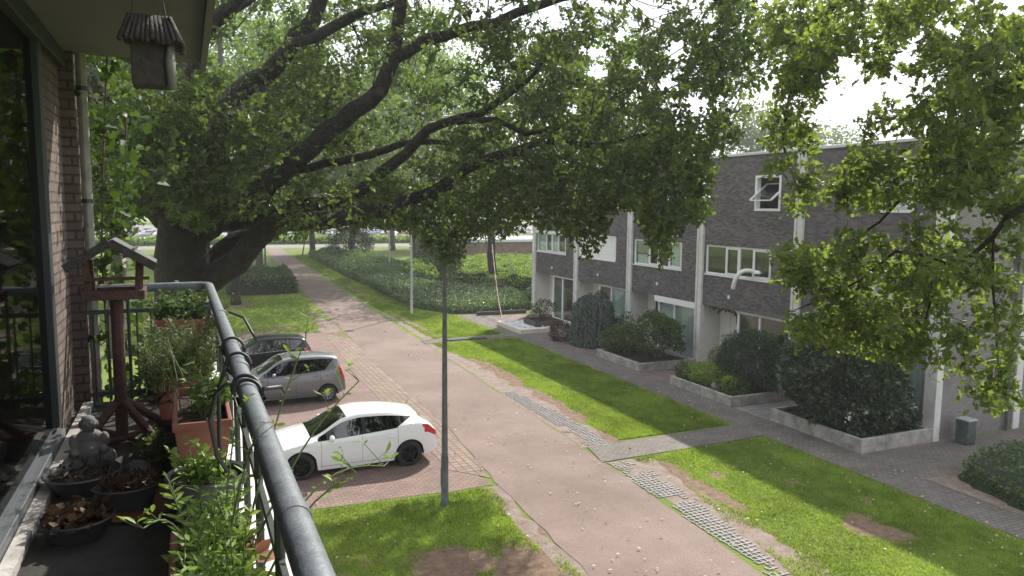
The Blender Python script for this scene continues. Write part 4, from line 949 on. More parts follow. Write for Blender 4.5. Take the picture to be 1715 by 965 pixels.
    part('aerial',MB().tube([(x0+prof['aer'],yc,prof['aerz']),(x0+prof['aer']+.09,yc,prof['aerz']+.13)],[.008,.003],5),M['seam'],t)
    # body-coloured rear quarter that cuts the last side window to a slant
    for s in (-1,1):
        xe=winx[1]+.03; dx=prof['slant']
        def gl(x,q,out=.005):
            
            j_=min(max(int(np.searchsorted(xs_,x))-1,0),len(xs_)-2); f_=(x-xs_[j_])/(xs_[j_+1]-xs_[j_])
            a=[rings[j_][8][c_]*(1-f_)+rings[j_+1][8][c_]*f_ for c_ in (0,1)]; b=[rings[j_][9][c_]*(1-f_)+rings[j_+1][9][c_]*f_ for c_ in (0,1)]; return (x0+x,yc+s*(a[0]*(1-q)+b[0]*q+out),a[1]*(1-q)+b[1]*q)
        vs=[];fs=[];K=6;N2=9
        for j in range(K+1):
            q=j/K; xa=xe-dx*(1-q)**1.3-.03
            for i2 in range(N2): vs.append(gl(xa+(xe-xa)*i2/(N2-1),q,.009))
            if j:
                for i2 in range(N2-1): fs.append(((j-1)*N2+i2,(j-1)*N2+i2+1,j*N2+i2+1,j*N2+i2))
        part('rear_quarter',MB().add(vs,fs),pcol,t,smooth=True)
    # belt trim line under the side glass
    for s in (-1,1):
        pts=[(x0+x,yc+s*(rings[i][8][0]+.004),rings[i][8][1]-.004) for i,x in enumerate(xs_) if winx[0]<x<winx[-1]]
        part('window_trim',MB().tube(pts,.006,5),prof.get('trim',M['seam']),t)
    return t
white=paint('white_car_paint',(.82,.83,.83)); silver=paint('silver_grey_car_paint',(.19,.195,.205),.5,.35); black=mat('black_car_paint',(.004,.004,.005),.3,0,spec=.25,coat=.06)
PW=dict(slant=.42,top=[(0,.5),(.06,.66),(.25,.78),(.6,.88),(1.15,1.0),(1.45,1.12),(2.05,1.41),(2.45,1.47),(3.0,1.455),(3.5,1.39),(3.86,1.31),(4.08,1.13),(4.24,.99),(4.38,.86),(4.42,.5)],
    belt=[(0,.44),(.06,.6),(.25,.7),(.6,.80),(1.15,.90),(1.6,.93),(2.4,.975),(3.2,1.03),(3.8,1.09),(4.1,1.05),(4.25,.93),(4.38,.8),(4.42,.45)],
    w=[(0,.62),(.08,.78),(.3,.93),(.8,.985),(1.6,1),(2.8,1),(3.6,.995),(4.1,.93),(4.3,.84),(4.42,.72)],
    we=[(0,.55),(.3,.8),(1.1,.83),(1.4,.80),(2.0,.68),(2.6,.65),(3.3,.64),(3.8,.62),(4.1,.66),(4.42,.6)],
    edge=[(0,.46),(.06,.62),(.25,.72),(.6,.83),(1.1,.93),(1.35,1.0),(2.05,1.35),(2.45,1.40),(3.0,1.375),(3.5,1.30),(3.86,1.215),(4.08,1.09),(4.24,.96),(4.38,.83),(4.42,.47)],
    sill=[(0,.34),(.3,.22),(.8,.2),(2,.2),(3.6,.22),(4.1,.27),(4.42,.36)],tl=(.40,.0),tlk=(5,6),seams=[1.42,2.42,3.32],handles=[2.25,3.17],hz=.84,mirror=1.66,mz=.98,plz=.62,aer=3.75,aerz=1.41)
WX=5.79-4.42
car('parked_car','white hatchback with black wheels parked nearest the lamp post',WX,18.62,4.42,1.81,1.47,.94,2.685,.335,PW,white,M['blackrim'],(1.2,2.1,3.9,4.22),(1.22,3.72),[(2.42,2.52),(3.36,3.41)])
PS=dict(slant=.3,top=[(0,.5),(.06,.72),(.2,.88),(.5,.99),(.8,1.07),(1.0,1.17),(1.62,1.52),(2.1,1.59),(2.8,1.58),(3.3,1.53),(3.45,1.48),(3.55,1.2),(3.62,1.0),(3.69,.8),(3.72,.5)],
    belt=[(0,.45),(.06,.66),(.2,.8),(.5,.89),(.9,.97),(1.5,1.0),(2.2,1.03),(2.9,1.08),(3.2,1.14),(3.45,1.2),(3.55,1.1),(3.62,.92),(3.69,.72),(3.72,.45)],
    w=[(0,.66),(.08,.82),(.3,.94),(.8,.985),(1.6,1),(2.8,1),(3.3,.96),(3.6,.86),(3.72,.74)],
    we=[(0,.58),(.3,.82),(.8,.84),(1.1,.82),(1.6,.74),(2.2,.71),(2.9,.7),(3.4,.69),(3.72,.64)],
    edge=[(0,.47),(.06,.68),(.2,.83),(.5,.93),(.8,1.0),(1.0,1.08),(1.62,1.455),(2.1,1.53),(2.8,1.52),(3.3,1.46),(3.45,1.40),(3.55,1.14),(3.62,.96),(3.69,.75),(3.72,.47)],
    sill=[(0,.34),(.3,.24),(.8,.23),(3.1,.24),(3.5,.3),(3.72,.38)],tl=(.24,.02),tlk=(5,6,7,8),seams=[1.15,2.05,2.85],handles=[1.9,2.7],hz=.92,mirror=1.35,mz=1.05,plz=.66,aer=1.75,aerz=1.55,trim=M['chrome'])
SX=4.30+.55-3.72-.06
car('parked_car','silver grey small hatchback parked between the white and the black car',SX,25.62,3.72,1.68,1.59,.72,2.36,.30,PS,silver,M['rim'],(.85,1.66,3.47,3.6),(.88,3.3),[(1.98,2.07)],spokes=10)
PB=dict(PW); PB=dict(slant=.3,top=[(0,.5),(.06,.66),(.25,.78),(.6,.88),(1.0,.98),(1.25,1.1),(1.9,1.42),(2.4,1.49),(3.0,1.48),(3.55,1.42),(3.72,1.36),(3.85,1.15),(3.95,.97),(4.0,.8),(4.03,.5)],
    belt=[(0,.44),(.06,.6),(.25,.7),(.6,.80),(1.15,.9),(2.2,.955),(3.0,1.0),(3.5,1.06),(3.8,1.02),(3.93,.88),(4.0,.74),(4.03,.45)],
    w=[(0,.62),(.08,.78),(.3,.93),(.8,.985),(1.6,1),(2.6,1),(3.4,.985),(3.75,.92),(3.93,.84),(4.03,.72)],
    we=[(0,.55),(.3,.8),(1.0,.83),(1.3,.8),(1.9,.7),(2.5,.67),(3.1,.66),(3.5,.64),(3.8,.66),(4.03,.6)],
    edge=[(0,.46),(.06,.62),(.25,.72),(.6,.83),(1.0,.92),(1.25,1.0),(1.9,1.355),(2.4,1.425),(3.0,1.415),(3.55,1.345),(3.72,1.28),(3.85,1.10),(3.95,.92),(4.0,.76),(4.03,.47)],
    sill=PW['sill'][:3]+[(2,.2),(3.3,.22),(3.8,.27),(4.03,.36)],tl=(.34,.02),tlk=(5,6),seams=[1.3,2.25,3.0],handles=[2.1,2.85],hz=.88,mirror=1.5,mz=.98,plz=.62,aer=3.5,aerz=1.43,trim=M['chrome'])
car('parked_car','black hatchback parked farthest along the bay, half in shade',4.42-4.03,30.2,4.03,1.74,1.49,.85,2.51,.31,PB,black,M['rim'],(1.05,1.95,3.73,3.93),(1.1,3.62),[(2.2,2.29),(3.08,3.13)],spokes=7)

# far car park: simple two-box cars with glass, wheels; three sorts copied
def farcar(L,Wd,Hh,col,label,loc,vanlike=False):
    t=thing('car_park_car',label,'car',(0,0,0),'cars in the far car park')
    prof=[(-L/2,.35),(-L/2,.75),(-L/2+.9,.95),(L/2-.1,1.0),(L/2,.7),(L/2,.35)]
    n=len(prof); mb=MB(); w=Wd/2
    mb.add([(x,-w,z) for x,z in prof]+[(x,w,z) for x,z in prof],[tuple(range(n))]+[tuple(range(2*n-1,n-1,-1))]+[(i,i+n,(i+1)%n+n,(i+1)%n) for i in range(n)]); part('body',mb,col,t,bevel=.08)
    a=[(-L/2+.95,.94),(-L/2+1.7,Hh-.06),(L/2-.75,Hh-.06),(L/2-.2,.98)]; u=w*.93; v=w*.78
    mb=MB(); vs=[(a[0][0],-u,.94),(a[1][0],-v,Hh-.06),(a[2][0],-v,Hh-.06),(a[3][0],-u,.98)]; vs+=[(x,-y,z) for x,y,z in vs]
    mb.add(vs,[(0,1,2,3),(7,6,5,4),(0,4,5,1),(2,6,7,3)]); part('window',mb,M['farglass'],t)
    part('roof',MB().box(a[1][0]-.02,a[2][0]+.05,-v-.02,v+.02,Hh-.06,Hh),col,t,bevel=.02)
    for x in (-L/2+.8,L/2-.8):
        for s in (-1,1): part('wheel',MB().tube([(x,s*(w-.2),.32),(x,s*(w+.01),.32)],.32,14),M['tyre'],t)
    t.location=loc; return t
M['farglass']=mat('dark_car_glass',(.03,.035,.04),.1,coat=1)
cols=[mat('far_white_paint',(.8,.8,.8),.3,coat=.5),mat('far_silver_paint',(.45,.46,.48),.3,.3,coat=.5),mat('far_dark_paint',(.03,.03,.04),.3,coat=.5),mat('far_red_paint',(.4,.03,.03),.3,coat=.5),mat('far_blue_paint',(.04,.08,.2),.3,coat=.5)]
cn=['white','silver','dark grey','red','blue']
protos=[]
rows=[(140.5,math.pi/2),(146.5,math.pi/2),(158,math.pi/2),(164,math.pi/2),(176,-math.pi/2),(182,math.pi/2)]
LBS={0:'white car standing in the far car park beyond the hedge',1:'silver car standing in the far car park beyond the hedge',2:'dark grey car standing in the far car park beyond the hedge',3:'red car standing in the far car park beyond the hedge',4:'blue car standing in the far car park beyond the hedge'}
ORD=lambda i: str(i)+('th' if 10<i%100<14 else {1:'st',2:'nd',3:'rd'}.get(i%10,'th'))
RN=['front','second','third','fourth','fifth','rear']
for ri,(yr,rz) in enumerate(rows):
    x=-12 if ri<4 else -16
    ci=0
    while x<72:
        x+=2.75
        if random.random()<.2: continue
        ci+=1
        q=random.choices(range(5),[6,5,2,1,1])[0]
        lb=cn[q]+' car, '+ORD(ci)+' from the left in the '+RN[ri]+' row of the far car park'
        if len([p for p in protos if p[0]==q])==0:
            pr_=farcar(4.2,1.75,1.48,cols[q],lb,(x,yr,.016)); pr_.rotation_euler=(0,0,rz); protos.append((q,pr_))
        else:
            src=[p for p in protos if p[0]==q][0][1]; copy_thing(src,(x+rnd(-.15,.15),yr+rnd(-.4,.4),.016),rz+(math.pi if random.random()<.4 else 0),lb)

# ------------------------------------------------------------------ trees
class Tree:
    def __init__(s): s.P=[]; s.par=[]; s.r=[]
    def node(s,p,par,r=0): s.P.append(np.array(p,float)); s.par.append(par); s.r.append(r); return len(s.P)-1
    def limb(s,pts,rad,start=None,step=.35,wig=.05,k=1.0):
        """smooth limb through pts; returns the indices of its nodes"""
        pts=[np.array(p,float) for p in pts]; rad=[q*(.85 if start is not None else 1) for q in rad]
        if start is not None: pts=[s.P[start]]+pts; rad=[rad[0]]+rad
        out=[]; par=start
        for i in range(len(pts)-1):
            p0=pts[max(i-1,0)];p1=pts[i];p2=pts[i+1];p3=pts[min(i+2,len(pts)-1)]
            n=max(1,int(np.linalg.norm(p2-p1)/step))
            for k in range(n):
                if i==0 and k==0 and start is not None: continue
                t=k/n; q=.5*((2*p1)+(-p0+p2)*t+(2*p0-5*p1+4*p2-p3)*t*t+(-p0+3*p1-3*p2+p3)*t**3)
                r=rad[i]*(1-t)+rad[i+1]*t
                par=s.node(q+rng.normal(size=3)*wig*min(1,r*5),par,r); out.append(par)
        par=s.node(pts[-1],par,rad[-1]); out.append(par); return out
    def near(s,p):
        A=np.array(s.P); return int(np.argmin(np.linalg.norm(A-np.array(p),axis=1)))
    def attach(s,att,step=.45,sag=.06,skip=0,maxd=None):
        """grow a thin branch from the nearest wood to every attraction point, nearest first"""
        att=[np.array(a,float) for a in att]; ends=[]
        A=np.array(s.P[skip:]); 
        D=np.array([np.linalg.norm(A-a,axis=1).min() for a in att]); order=np.argsort(D)
        cap=len(s.P)-skip+len(att)*30; buf=np.zeros((cap,3)); cnt=len(s.P)-skip; buf[:cnt]=A
        for i in order:
            a=att[i]; d=np.linalg.norm(buf[:cnt]-a,axis=1); j=int(np.argmin(d)); 
            # prefer wood farther inside, so branches run outwards for a while
            L=d[j]; base=skip+j
            for _ in range(2):
                if s.par[base] is not None and L>.5 and s.par[base]>=skip: base=s.par[base]
            p=s.P[base]; L=np.linalg.norm(a-p)
            if maxd and L>maxd: continue
            n=max(2,int(L/step)); perp=rng.normal(size=3)*L*.10; par=base
            for k in range(1,n+1):
                t=k/n; q=p*(1-t)+a*t+perp*math.sin(math.pi*t)+np.array([0,0,sag*L*math.sin(math.pi*t)]) if k<n else a
                q=q+(rng.normal(size=3)*.03 if k<n else 0)
                par=s.node(q,par,0); buf[cnt]=q; cnt+=1
            ends.append(par)
        return ends
    def radii(s,tip=.006,e=2.4):
        n=len(s.P); acc=np.zeros(n); ch=[0]*n
        R=np.zeros(n)
        for i in range(n-1,-1,-1):
            rr=max(tip,acc[i]**(1/e)) if acc[i]>0 else tip
            R[i]=s.r[i] if s.r[i]>0 else min(rr,.09)
            if s.par[i] is not None: acc[s.par[i]]+=rr**e
        for i in range(n):      # never thicker than the wood it leaves
            if s.par[i] is not None and s.r[i]==0: R[i]=min(R[i],R[s.par[i]]*.92)
        s.R=R
    def mesh(s,minr=0):
        n=len(s.P); kids=[[] for _ in range(n)]
        for i,p in enumerate(s.par):
            if p is not None: kids[p].append(i)
        mb=MB(); starts=[(None,i) for i,p in enumerate(s.par) if p is None]
        while starts:
            p,i=starts.pop(); path=[] if p is None else [p]
            while True:
                path.append(i)
                if not kids[i]: break
                kk=sorted(kids[i],key=lambda q:-s.R[q])
                for q in kk[1:]: starts.append((i,q))
                i=kk[0]
            if len(path)<2: continue
            rr=[float(s.R[q]) for q in path]
            if p is not None: rr[0]=rr[1]*1.05
            m=max(rr); 
            if m<minr: continue
            k=12 if m>.2 else 8 if m>.08 else 5 if m>.03 else 3
            mb.tube([tuple(s.P[q]) for q in path],rr,k,cap=True)
        return mb
def sprays(E,m,ln,per,size,droop=.15,spread=1.0):
    """leafy twigs round each branch end: leaf points, growth directions and the twig lines"""
    E=np.asarray(E); n=len(E)*m
    B=np.repeat(E,m,0); d=norm(rng.normal(size=(n,3))*[1,1,.7]+[0,0,-droop]); L=ln*(.45+.8*rng.random(n))
    T=B+d*L[:,None]
    t=np.linspace(.25,1,per)[None,:,None]; P=B[:,None,:]*(1-t)+T[:,None,:]*t+rng.normal(size=(n,per,3))*.035*spread
    P[:,:,2]-= (t[:,:,0]**2)*.08*L[:,None]
    D=d[:,None,:]*.6+rng.normal(size=(n,per,3))*.75; 
    return P.reshape(-1,3),D.reshape(-1,3),np.stack([B,T],1)
def lit_zone(P,soft=.5):
    """ground spots that stand in the sun in the photograph: wood and leaves that would shade them are left out of the crown"""
    gx=P[:,0]-SUNK*P[:,2]; gy=P[:,1]-SUNK*P[:,2]; w=(fbm(gx*1.1,gy*1.1,61,4)-.5)*2*soft
    a=(gy>15.2+w)&(gy<33.5+w)&(gx>-1.5)&(gx<14)&~((gx<3.4+w)&(gy>28.6))
    b=(gx>6.4+w)&(gy>5)&(gy<16)&(gx<16)
    return a|b
def ell(px,py,rx,ry,Ya,Yb,n):
    out=[]
    for _ in range(n):
        a=rnd(0,6.283); r=math.sqrt(rnd(0,1)); out.append(at(px+rx*r*math.cos(a),py+ry*r*math.sin(a),rnd(Ya,Yb)))
    return out
def edge_keep(P,xy,gaps,soft=14):
    """outline of the crown's lower edge and the openings in it, as they stand over the street"""
    px,py=proj(P); xs_=[q[0] for q in xy]; ys_=[q[1] for q in xy]
    lim=np.interp(px,xs_,ys_)+(fbm(px/28,py/28,71,3)-.5)*2*soft
    k=py<lim
    for gx,gy,rx,ry in gaps:
        k&=((px-gx)/rx)**2+((py-gy)/ry)**2>1+(fbm(px/12,py/12,5,3)-.5)*1.2
    return k
def twig_mesh(TW,keep,rad=.006):
    mb=MB()
    for (a,b) in TW[keep]: mb.tube([a,(a+b)/2,b],[rad,rad*.7,rad*.35],3,cap=False)
    return mb
def smooth_obj(mb,name,m,par): 
    return part(name,mb,m,par,smooth=True)

# ---- the big oak left of the parked cars
OAK=thing('oak_tree','huge oak with low spreading limbs standing left of the parked cars','tree',(-.15,19,0))
T=Tree(); A=lambda px,py,Y: at(px,py,Y)
tr=T.limb([(-.15,19,-.1),(-.15,19,.35),(-.2,19,1.5),(-.2,19,3.2),(-.15,19,4.8),(-.1,19,6.0)],[1.05,.82,.66,.62,.64,.55])
g=T.near((-.15,19,4.3)); 
l1=T.limb([A(368,455,18.6),A(415,412,18.1),A(460,380,17.6),A(540,366,17),A(640,351,16.5),A(700,332,16.3),A(750,307,16),A(783,278,15.8),A(824,265,15.5),A(866,249,15.2),A(907,236,15)],[.36,.33,.28,.24,.2,.17,.17,.15,.14,.12,.10,.08],start=g)
g2=T.near((-.1,19,5.0))
l1b=T.limb([A(400,403,19.5),A(450,393,20),A(500,372,20.5),A(560,352,21)],[.26,.2,.16,.12,.07],start=g2)
l1c=T.limb([A(950,240,14.5),A(1000,245,14),A(1060,230,13.2),A(1130,215,12.4)],[.08,.07,.05,.04,.03],start=l1[-1])
T.limb([A(905,287,14.8),A(935,305,14.5),A(955,335,14.2),A(967,364,14),A(985,415,13.8)],[.05,.045,.035,.025,.015],start=T.near(A(866,249,15.2)))
T.limb([A(1034,282,13.6),A(1054,302,13.4),A(1084,332,13.2),A(1099,362,13),A(1106,440,12.9)],[.05,.045,.035,.025,.012],start=T.near(A(1000,245,14)))
g3=tr[-2]
l2=T.limb([A(350,378,18.8),A(407,338,18.4),A(474,286,18),A(515,257,17.7),A(548,224,17.5),A(594,187,17.2),A(640,153,17),A(656,104,16.8),A(669,25,16.5),A(675,-60,16.3),A(670,-160,16.5)],[.36,.33,.3,.27,.25,.24,.22,.2,.17,.14,.1],start=g3)
T.limb([A(694,79,16.6),A(750,58,16.2),A(783,46,16),A(830,35,15.6),A(866,25,15.2),A(907,8,14.8),A(980,-10,14.2),A(1080,-20,13.2)],[.16,.15,.14,.13,.12,.11,.09,.06],start=T.near(A(656,104,16.8)))
l4=T.limb([A(420,370,18.6),A(470,355,18.2),A(520,345,17.9),A(569,336,17.6),A(606,315,17.3),A(648,290,17),A(677,257,16.8),A(718,215,16.5),A(741,203,16.3),A(803,186,15.8),A(837,170,15.5),A(886,133,15),A(907,108,14.8)],[.2,.2,.19,.18,.17,.16,.15,.14,.13,.11,.09,.06,.05],start=T.near(A(355,400,18.8)))
T.limb([A(830,200,15.4),A(880,225,15),A(940,215,14.4)],[.08,.06,.05,.03],start=T.near(A(741,203,16.3)))
T.limb([A(545,275,18.2),A(577,270,18),A(623,257,17.6),A(673,240,17.2),A(720,236,16.8),A(790,250,16)],[.12,.12,.11,.1,.08,.05],start=T.near(A(474,286,18)))
l3=T.limb([A(330,310,19.2),A(352,255,19.4),A(375,205,19.5),A(399,155,19.5),A(449,124,19.4),A(482,83,19.2),A(515,33,19),A(536,0,18.8),A(560,-70,18.5),A(590,-150,18.3)],[.4,.36,.33,.3,.27,.25,.23,.21,.17,.12],start=tr[-1])
T.limb([A(498,76,18.9),A(561,46,18.4),A(606,21,18),A(648,8,17.6),A(720,-20,17)],[.16,.15,.13,.1,.07],start=T.near(A(470,100,19.3)))
T.limb([A(440,150,19.2),A(452,210,19),A(458,190,18.9),A(495,165,18.6)],[.1,.08,.06,.05],start=T.near(A(399,155,19.5)))
l6=T.limb([A(285,300,18.8),A(288,220,18.6),A(310,150,18.4),A(330,90,18.2),A(352,40,18),A(400,2,17.8),A(450,-50,17.6)],[.32,.27,.24,.22,.19,.16,.1],start=tr[-1])
T.limb([A(372,28,18.2),A(416,2,18.6),A(470,-40,19)],[.13,.12,.09,.06],start=T.near(A(340,65,18.1)))
l7=T.limb([A(262,338,18.8),A(240,290,18.5),A(214,224,18.3),A(190,185,18.2),A(150,120,18)],[.26,.22,.2,.17,.13,.08],start=tr[-1])
# limbs that leave the picture: towards the back, the left and the top
T.limb([(-3,21,8),(-6,23,9.5),(-9,24,11)],[.28,.2,.13,.07],start=tr[-1])
T.limb([(-2,17,9),(-4,14,11),(-6,12,12)],[.25,.18,.12,.06],start=tr[-1])
nlimb=len(T.P)
OAKEDGE=[(-400,420),(140,420),(200,395),(240,370),(262,330),(300,385),(350,380),(372,366),(430,362),(455,362),(470,398),(520,390),(560,384),(590,380),(640,378),(690,384),(705,396),(735,440),(765,438),(790,400),(830,398),(880,385),(893,372),(940,392),(955,400),(968,428),(985,442),(1003,425),(1015,395),(1040,350),(1060,352),(1080,385),(1095,440),(1108,462),(1122,440),(1130,410),(1150,370),(1180,372),(1195,350),(1205,270),(1240,230),(1300,110),(1400,90),(2000,80)]
OAKGAP=[(763,88,34,26),(735,12,22,14),(868,17,16,12),(990,84,26,12),(1000,122,20,15),(1135,85,16,20),(1118,138,18,16),(1160,172,16,16),(1040,58,14,10),(700,300,20,12),(960,180,10,10),(1060,110,10,12),(1190,30,15,12),(560,398,20,16),(405,385,20,12)]
OD=.78
att=[]
for e in [(200,290,80,150,15.5,20,90),(330,250,120,120,14.5,18,170),(330,350,90,45,15,18,70),(450,335,110,40,14.5,19,90),(450,200,150,110,16.5,23,130),(600,120,140,130,17,24,140),(640,340,110,40,15,20,110),
          (790,320,120,80,14,18,190),(850,130,160,130,14,19,200),(950,330,90,60,12.5,16,140),(1000,200,120,150,12,16,250),(1100,300,80,90,11.5,14.5,190),(1150,150,100,140,10.5,14.5,200),(1240,60,70,80,9.8,12.5,90),
          (1105,410,22,50,12.6,13.2,24),(985,400,22,36,13.6,14.1,18),(735,400,36,44,14.2,15,26),(1165,345,30,30,12,13,18),(560,372,110,18,15,18,50),(430,372,60,14,16,18,20),(900,60,260,60,13,18,120),
          (600,-160,500,160,13,22,260),(1000,-120,250,120,10.5,15,120),(200,-60,260,160,15,22,60)]: att+=ell(*e[:6],int(e[6]*(OD if e[0]<700 or e[1]<0 else .40 if e[0]>=850 else .5)))
for _ in range(270):      # the part of the crown that shades the worn grass round the lamp post
    z=rnd(7.8,12); att.append(np.array([rnd(1.2,5.4)+SUNK*z,rnd(10.2,15.2)+SUNK*z,z]))
# the part of the crown the picture does not show: behind, left and above
for _ in range(260):
    d=norm(rng.normal(size=3)); p=np.array([-2.5,20.5,11.5])+d*np.array([8.5,9.5,6])*(.55+.45*rng.random()); 
    if p[2]>5.5: att.append(p)
att=np.array(att); k=edge_keep(att,OAKEDGE,OAKGAP,6)|(proj(att)[1]<-20); k&=~lit_zone(att); k&=att[:,1]>8.5; att=att[k]
T.attach(list(att),skip=len(tr)-1); T.radii(); 
smooth_obj(T.mesh(),'trunk',M['bark'],OAK)
EN=att[:]; P,D,TW=sprays(EN,6,.55,9,.12)
def clear_limbs(P,T,rmin=.07,p=.85,xmin=372):
    k=np.where(T.R>rmin)[0]; Q=np.array(T.P)[k]; qx,qy=proj(Q); qd=(Q-[0,0,CAMH])@Fv; qr=T.R[k]*FPX/qd
    px,py=proj(P); pd=(P-[0,0,CAMH])@Fv; out=np.ones(len(P),bool); rr=rng.random(len(P))
    for a in range(0,len(P),4000):
        d=np.hypot(px[a:a+4000,None]-qx,py[a:a+4000,None]-qy); hit=((d<qr*1.15+5)&(pd[a:a+4000,None]<qd+.3)&(qx>xmin)).any(1); out[a:a+4000]=~(hit&(rr[a:a+4000]<p))
    return out
k=edge_keep(P,OAKEDGE,OAKGAP,10)&~lit_zone(P)&clear_limbs(P,T); P,D=P[k],D[k]
leaf_obj('crown',P,D,.145*(.55+.75*rng.random(len(P))),T_LOBE,M['oak'],parent=OAK,flat=.3,wid=.74)
kt=edge_keep(TW[:,1],OAKEDGE,OAKGAP,0)&~lit_zone(TW[:,1])&clear_limbs(TW[:,1],T); part('twigs',twig_mesh(TW,kt),M['bark'],OAK)
print('oak leaves',len(P),'nodes',len(T.P))
for (px,py,Y,r) in [(637,153,16.72,.10),(480,228,18.2,.1),(467,252,18.1,.12)]:
    p=A(px,py,Y); part('pruning_scar',MB().lathe([(r,0),(r*.9,.02),(0,.025)],tuple(p),12,axis='y').box(p[0]-.01,p[0]+.01,p[1],p[1]+.2,p[2]-.01,p[2]+.01),M['weather'],OAK)

# ---- the nearer oak whose branches hang in from the right
NO=thing('oak_tree','nearer oak whose long drooping branches hang in front of the house end','tree',(13.6,2.6,0))
T=Tree(); tr=T.limb([(13.6,2.6,-.1),(13.6,2.6,.4),(13.5,2.6,2.5),(13.2,2.7,5),(12.8,2.9,7.5),(12.2,3.2,10),(11.8,3.5,13)],[.6,.45,.38,.34,.3,.24,.16])
s0=T.near((13.2,2.7,5.6)); s1=T.near((12.8,2.9,7.5)); s2=T.near((12.2,3.2,10)); s3=tr[-1]
la=T.limb([A(1800,300,4.4),A(1715,345,5.0),A(1685,364,5.3),A(1661,396,5.5),A(1642,415,5.7),A(1602,450,6.0),A(1575,472,6.2),A(1558,505,6.4),A(1545,560,6.6),A(1535,600,6.7)],[.06,.05,.042,.038,.034,.03,.026,.02,.014,.01,.007],start=s0)
T.limb([A(1662,470,5.7),A(1668,560,5.8),A(1672,650,5.9)],[.022,.018,.012,.008],start=T.near(A(1661,396,5.5)))
T.limb([A(1560,430,6.2),A(1500,420,6.8),A(1440,470,7.2),A(1380,500,7.5),A(1330,520,7.8)],[.03,.026,.02,.015,.01],start=T.near(A(1602,450,6.0)))
lb=T.limb([A(1800,120,4.8),A(1700,140,5.6),A(1608,163,6.3),A(1542,186,6.8),A(1480,202,7.2),A(1450,208,7.4)],[.12,.08,.05,.035,.025,.016,.008],start=s1)
T.limb([A(1560,270,6.6),A(1524,317,6.9),A(1472,373,7.3),A(1430,400,7.6),A(1407,410,7.8)],[.035,.03,.022,.015,.01],start=T.near(A(1608,163,6.3)))
lc=T.limb([A(1750,-80,5.2),A(1600,-60,6.4),A(1450,-20,7.4),A(1360,40,8.2),A(1330,130,8.6),A(1310,240,8.9),A(1330,300,9)],[.14,.1,.07,.05,.035,.025,.015,.01],start=s2)
T.limb([(14,6,14),(12,9,15),(9,12,15)],[.1,.08,.05,.03],start=s3); T.limb([(16,1,10),(19,0,12)],[.14,.1,.05],start=s2); T.limb([(12,-1,11),(10,-4,13)],[.14,.1,.05],start=s2)
att=[]
REG=[(1345,90,70,110,7.8,9,150),(1330,250,40,80,8.3,9.2,44),(1350,320,30,26,8.2,9,16),(1430,50,90,80,6.8,8.4,120),(1560,60,110,70,5.8,7.6,110),(1660,120,70,120,5,6.6,110),(1540,260,110,80,5.9,7.4,120),(1450,310,60,50,6.8,7.8,36),(1660,300,60,70,5.2,6.4,70),(1620,200,90,70,5.4,6.8,60),
     (1370,450,60,45,7.2,8.2,44),(1450,470,80,70,6.6,7.8,64),(1540,500,70,60,6.0,7.0,50),(1500,590,45,30,6.4,7.1,14),(1370,540,60,34,7.2,8.0,26),(1440,560,60,40,6.8,7.6,22),(1640,450,60,70,5.4,6.2,26),(1610,570,26,60,5.7,6.2,12),(1665,640,36,45,5.5,6.0,16),(1700,560,20,60,5.3,5.7,8),(1560,400,40,30,6.2,6.8,12),(1300,620,1,1,9,9,0),(1560,580,24,24,6.1,6.5,7),
     (1500,-120,300,110,5.5,9,110),(1850,200,100,300,3.6,5,70)]
for e in REG: att+=ell(*e[:6],int(e[6]*(.54 if e[1]>390 else .42)))
for _ in range(160):
    d=norm(rng.normal(size=3)); p=np.array([14,2,10.5])+d*np.array([6,6,5])*(.6+.4*rng.random())
    if p[2]>6: att.append(p)
att=np.array(att); NGAP=[(1421,112,20,24),(1500,100,14,16),(1424,184,38,17),(1594,50,18,13),(1645,50,18,14),(1421,232,34,18),(1696,14,24,18),(1570,180,14,9),(1275,120,26,60),(1380,190,20,20),(1390,250,22,26),(1480,150,14,12),(1375,375,26,40),(1600,520,12,22),(1430,650,60,40),(1390,140,12,14)]
NEDGE=[(-500,0),(1240,0),(1262,120),(1285,300),(1310,350),(1330,370),(1352,420),(1300,470),(1290,500),(1300,560),(1320,600),(1420,600),(1480,615),(1520,612),(1560,640),(1600,655),(1625,690),(1700,710),(1760,740),(3000,740)]
k=edge_keep(att,NEDGE,NGAP,4)&~lit_zone(att,.3); att=att[k]
T.attach(list(att),skip=3,step=.3); T.radii(tip=.004); smooth_obj(T.mesh(),'trunk',M['bark'],NO)
P,D,TW=sprays(att,6,.25,8,.1); k=edge_keep(P,NEDGE,NGAP,8); P,D=P[k],D[k]
leaf_obj('crown',P,D,.115*(.55+.7*rng.random(len(P))),T_OAK,M['oakR'],parent=NO,flat=.35,wid=.8)
part('twigs',twig_mesh(TW,edge_keep(TW[:,1],NEDGE,NGAP,0),.0035),M['bark'],NO); print('near oak leaves',len(P))

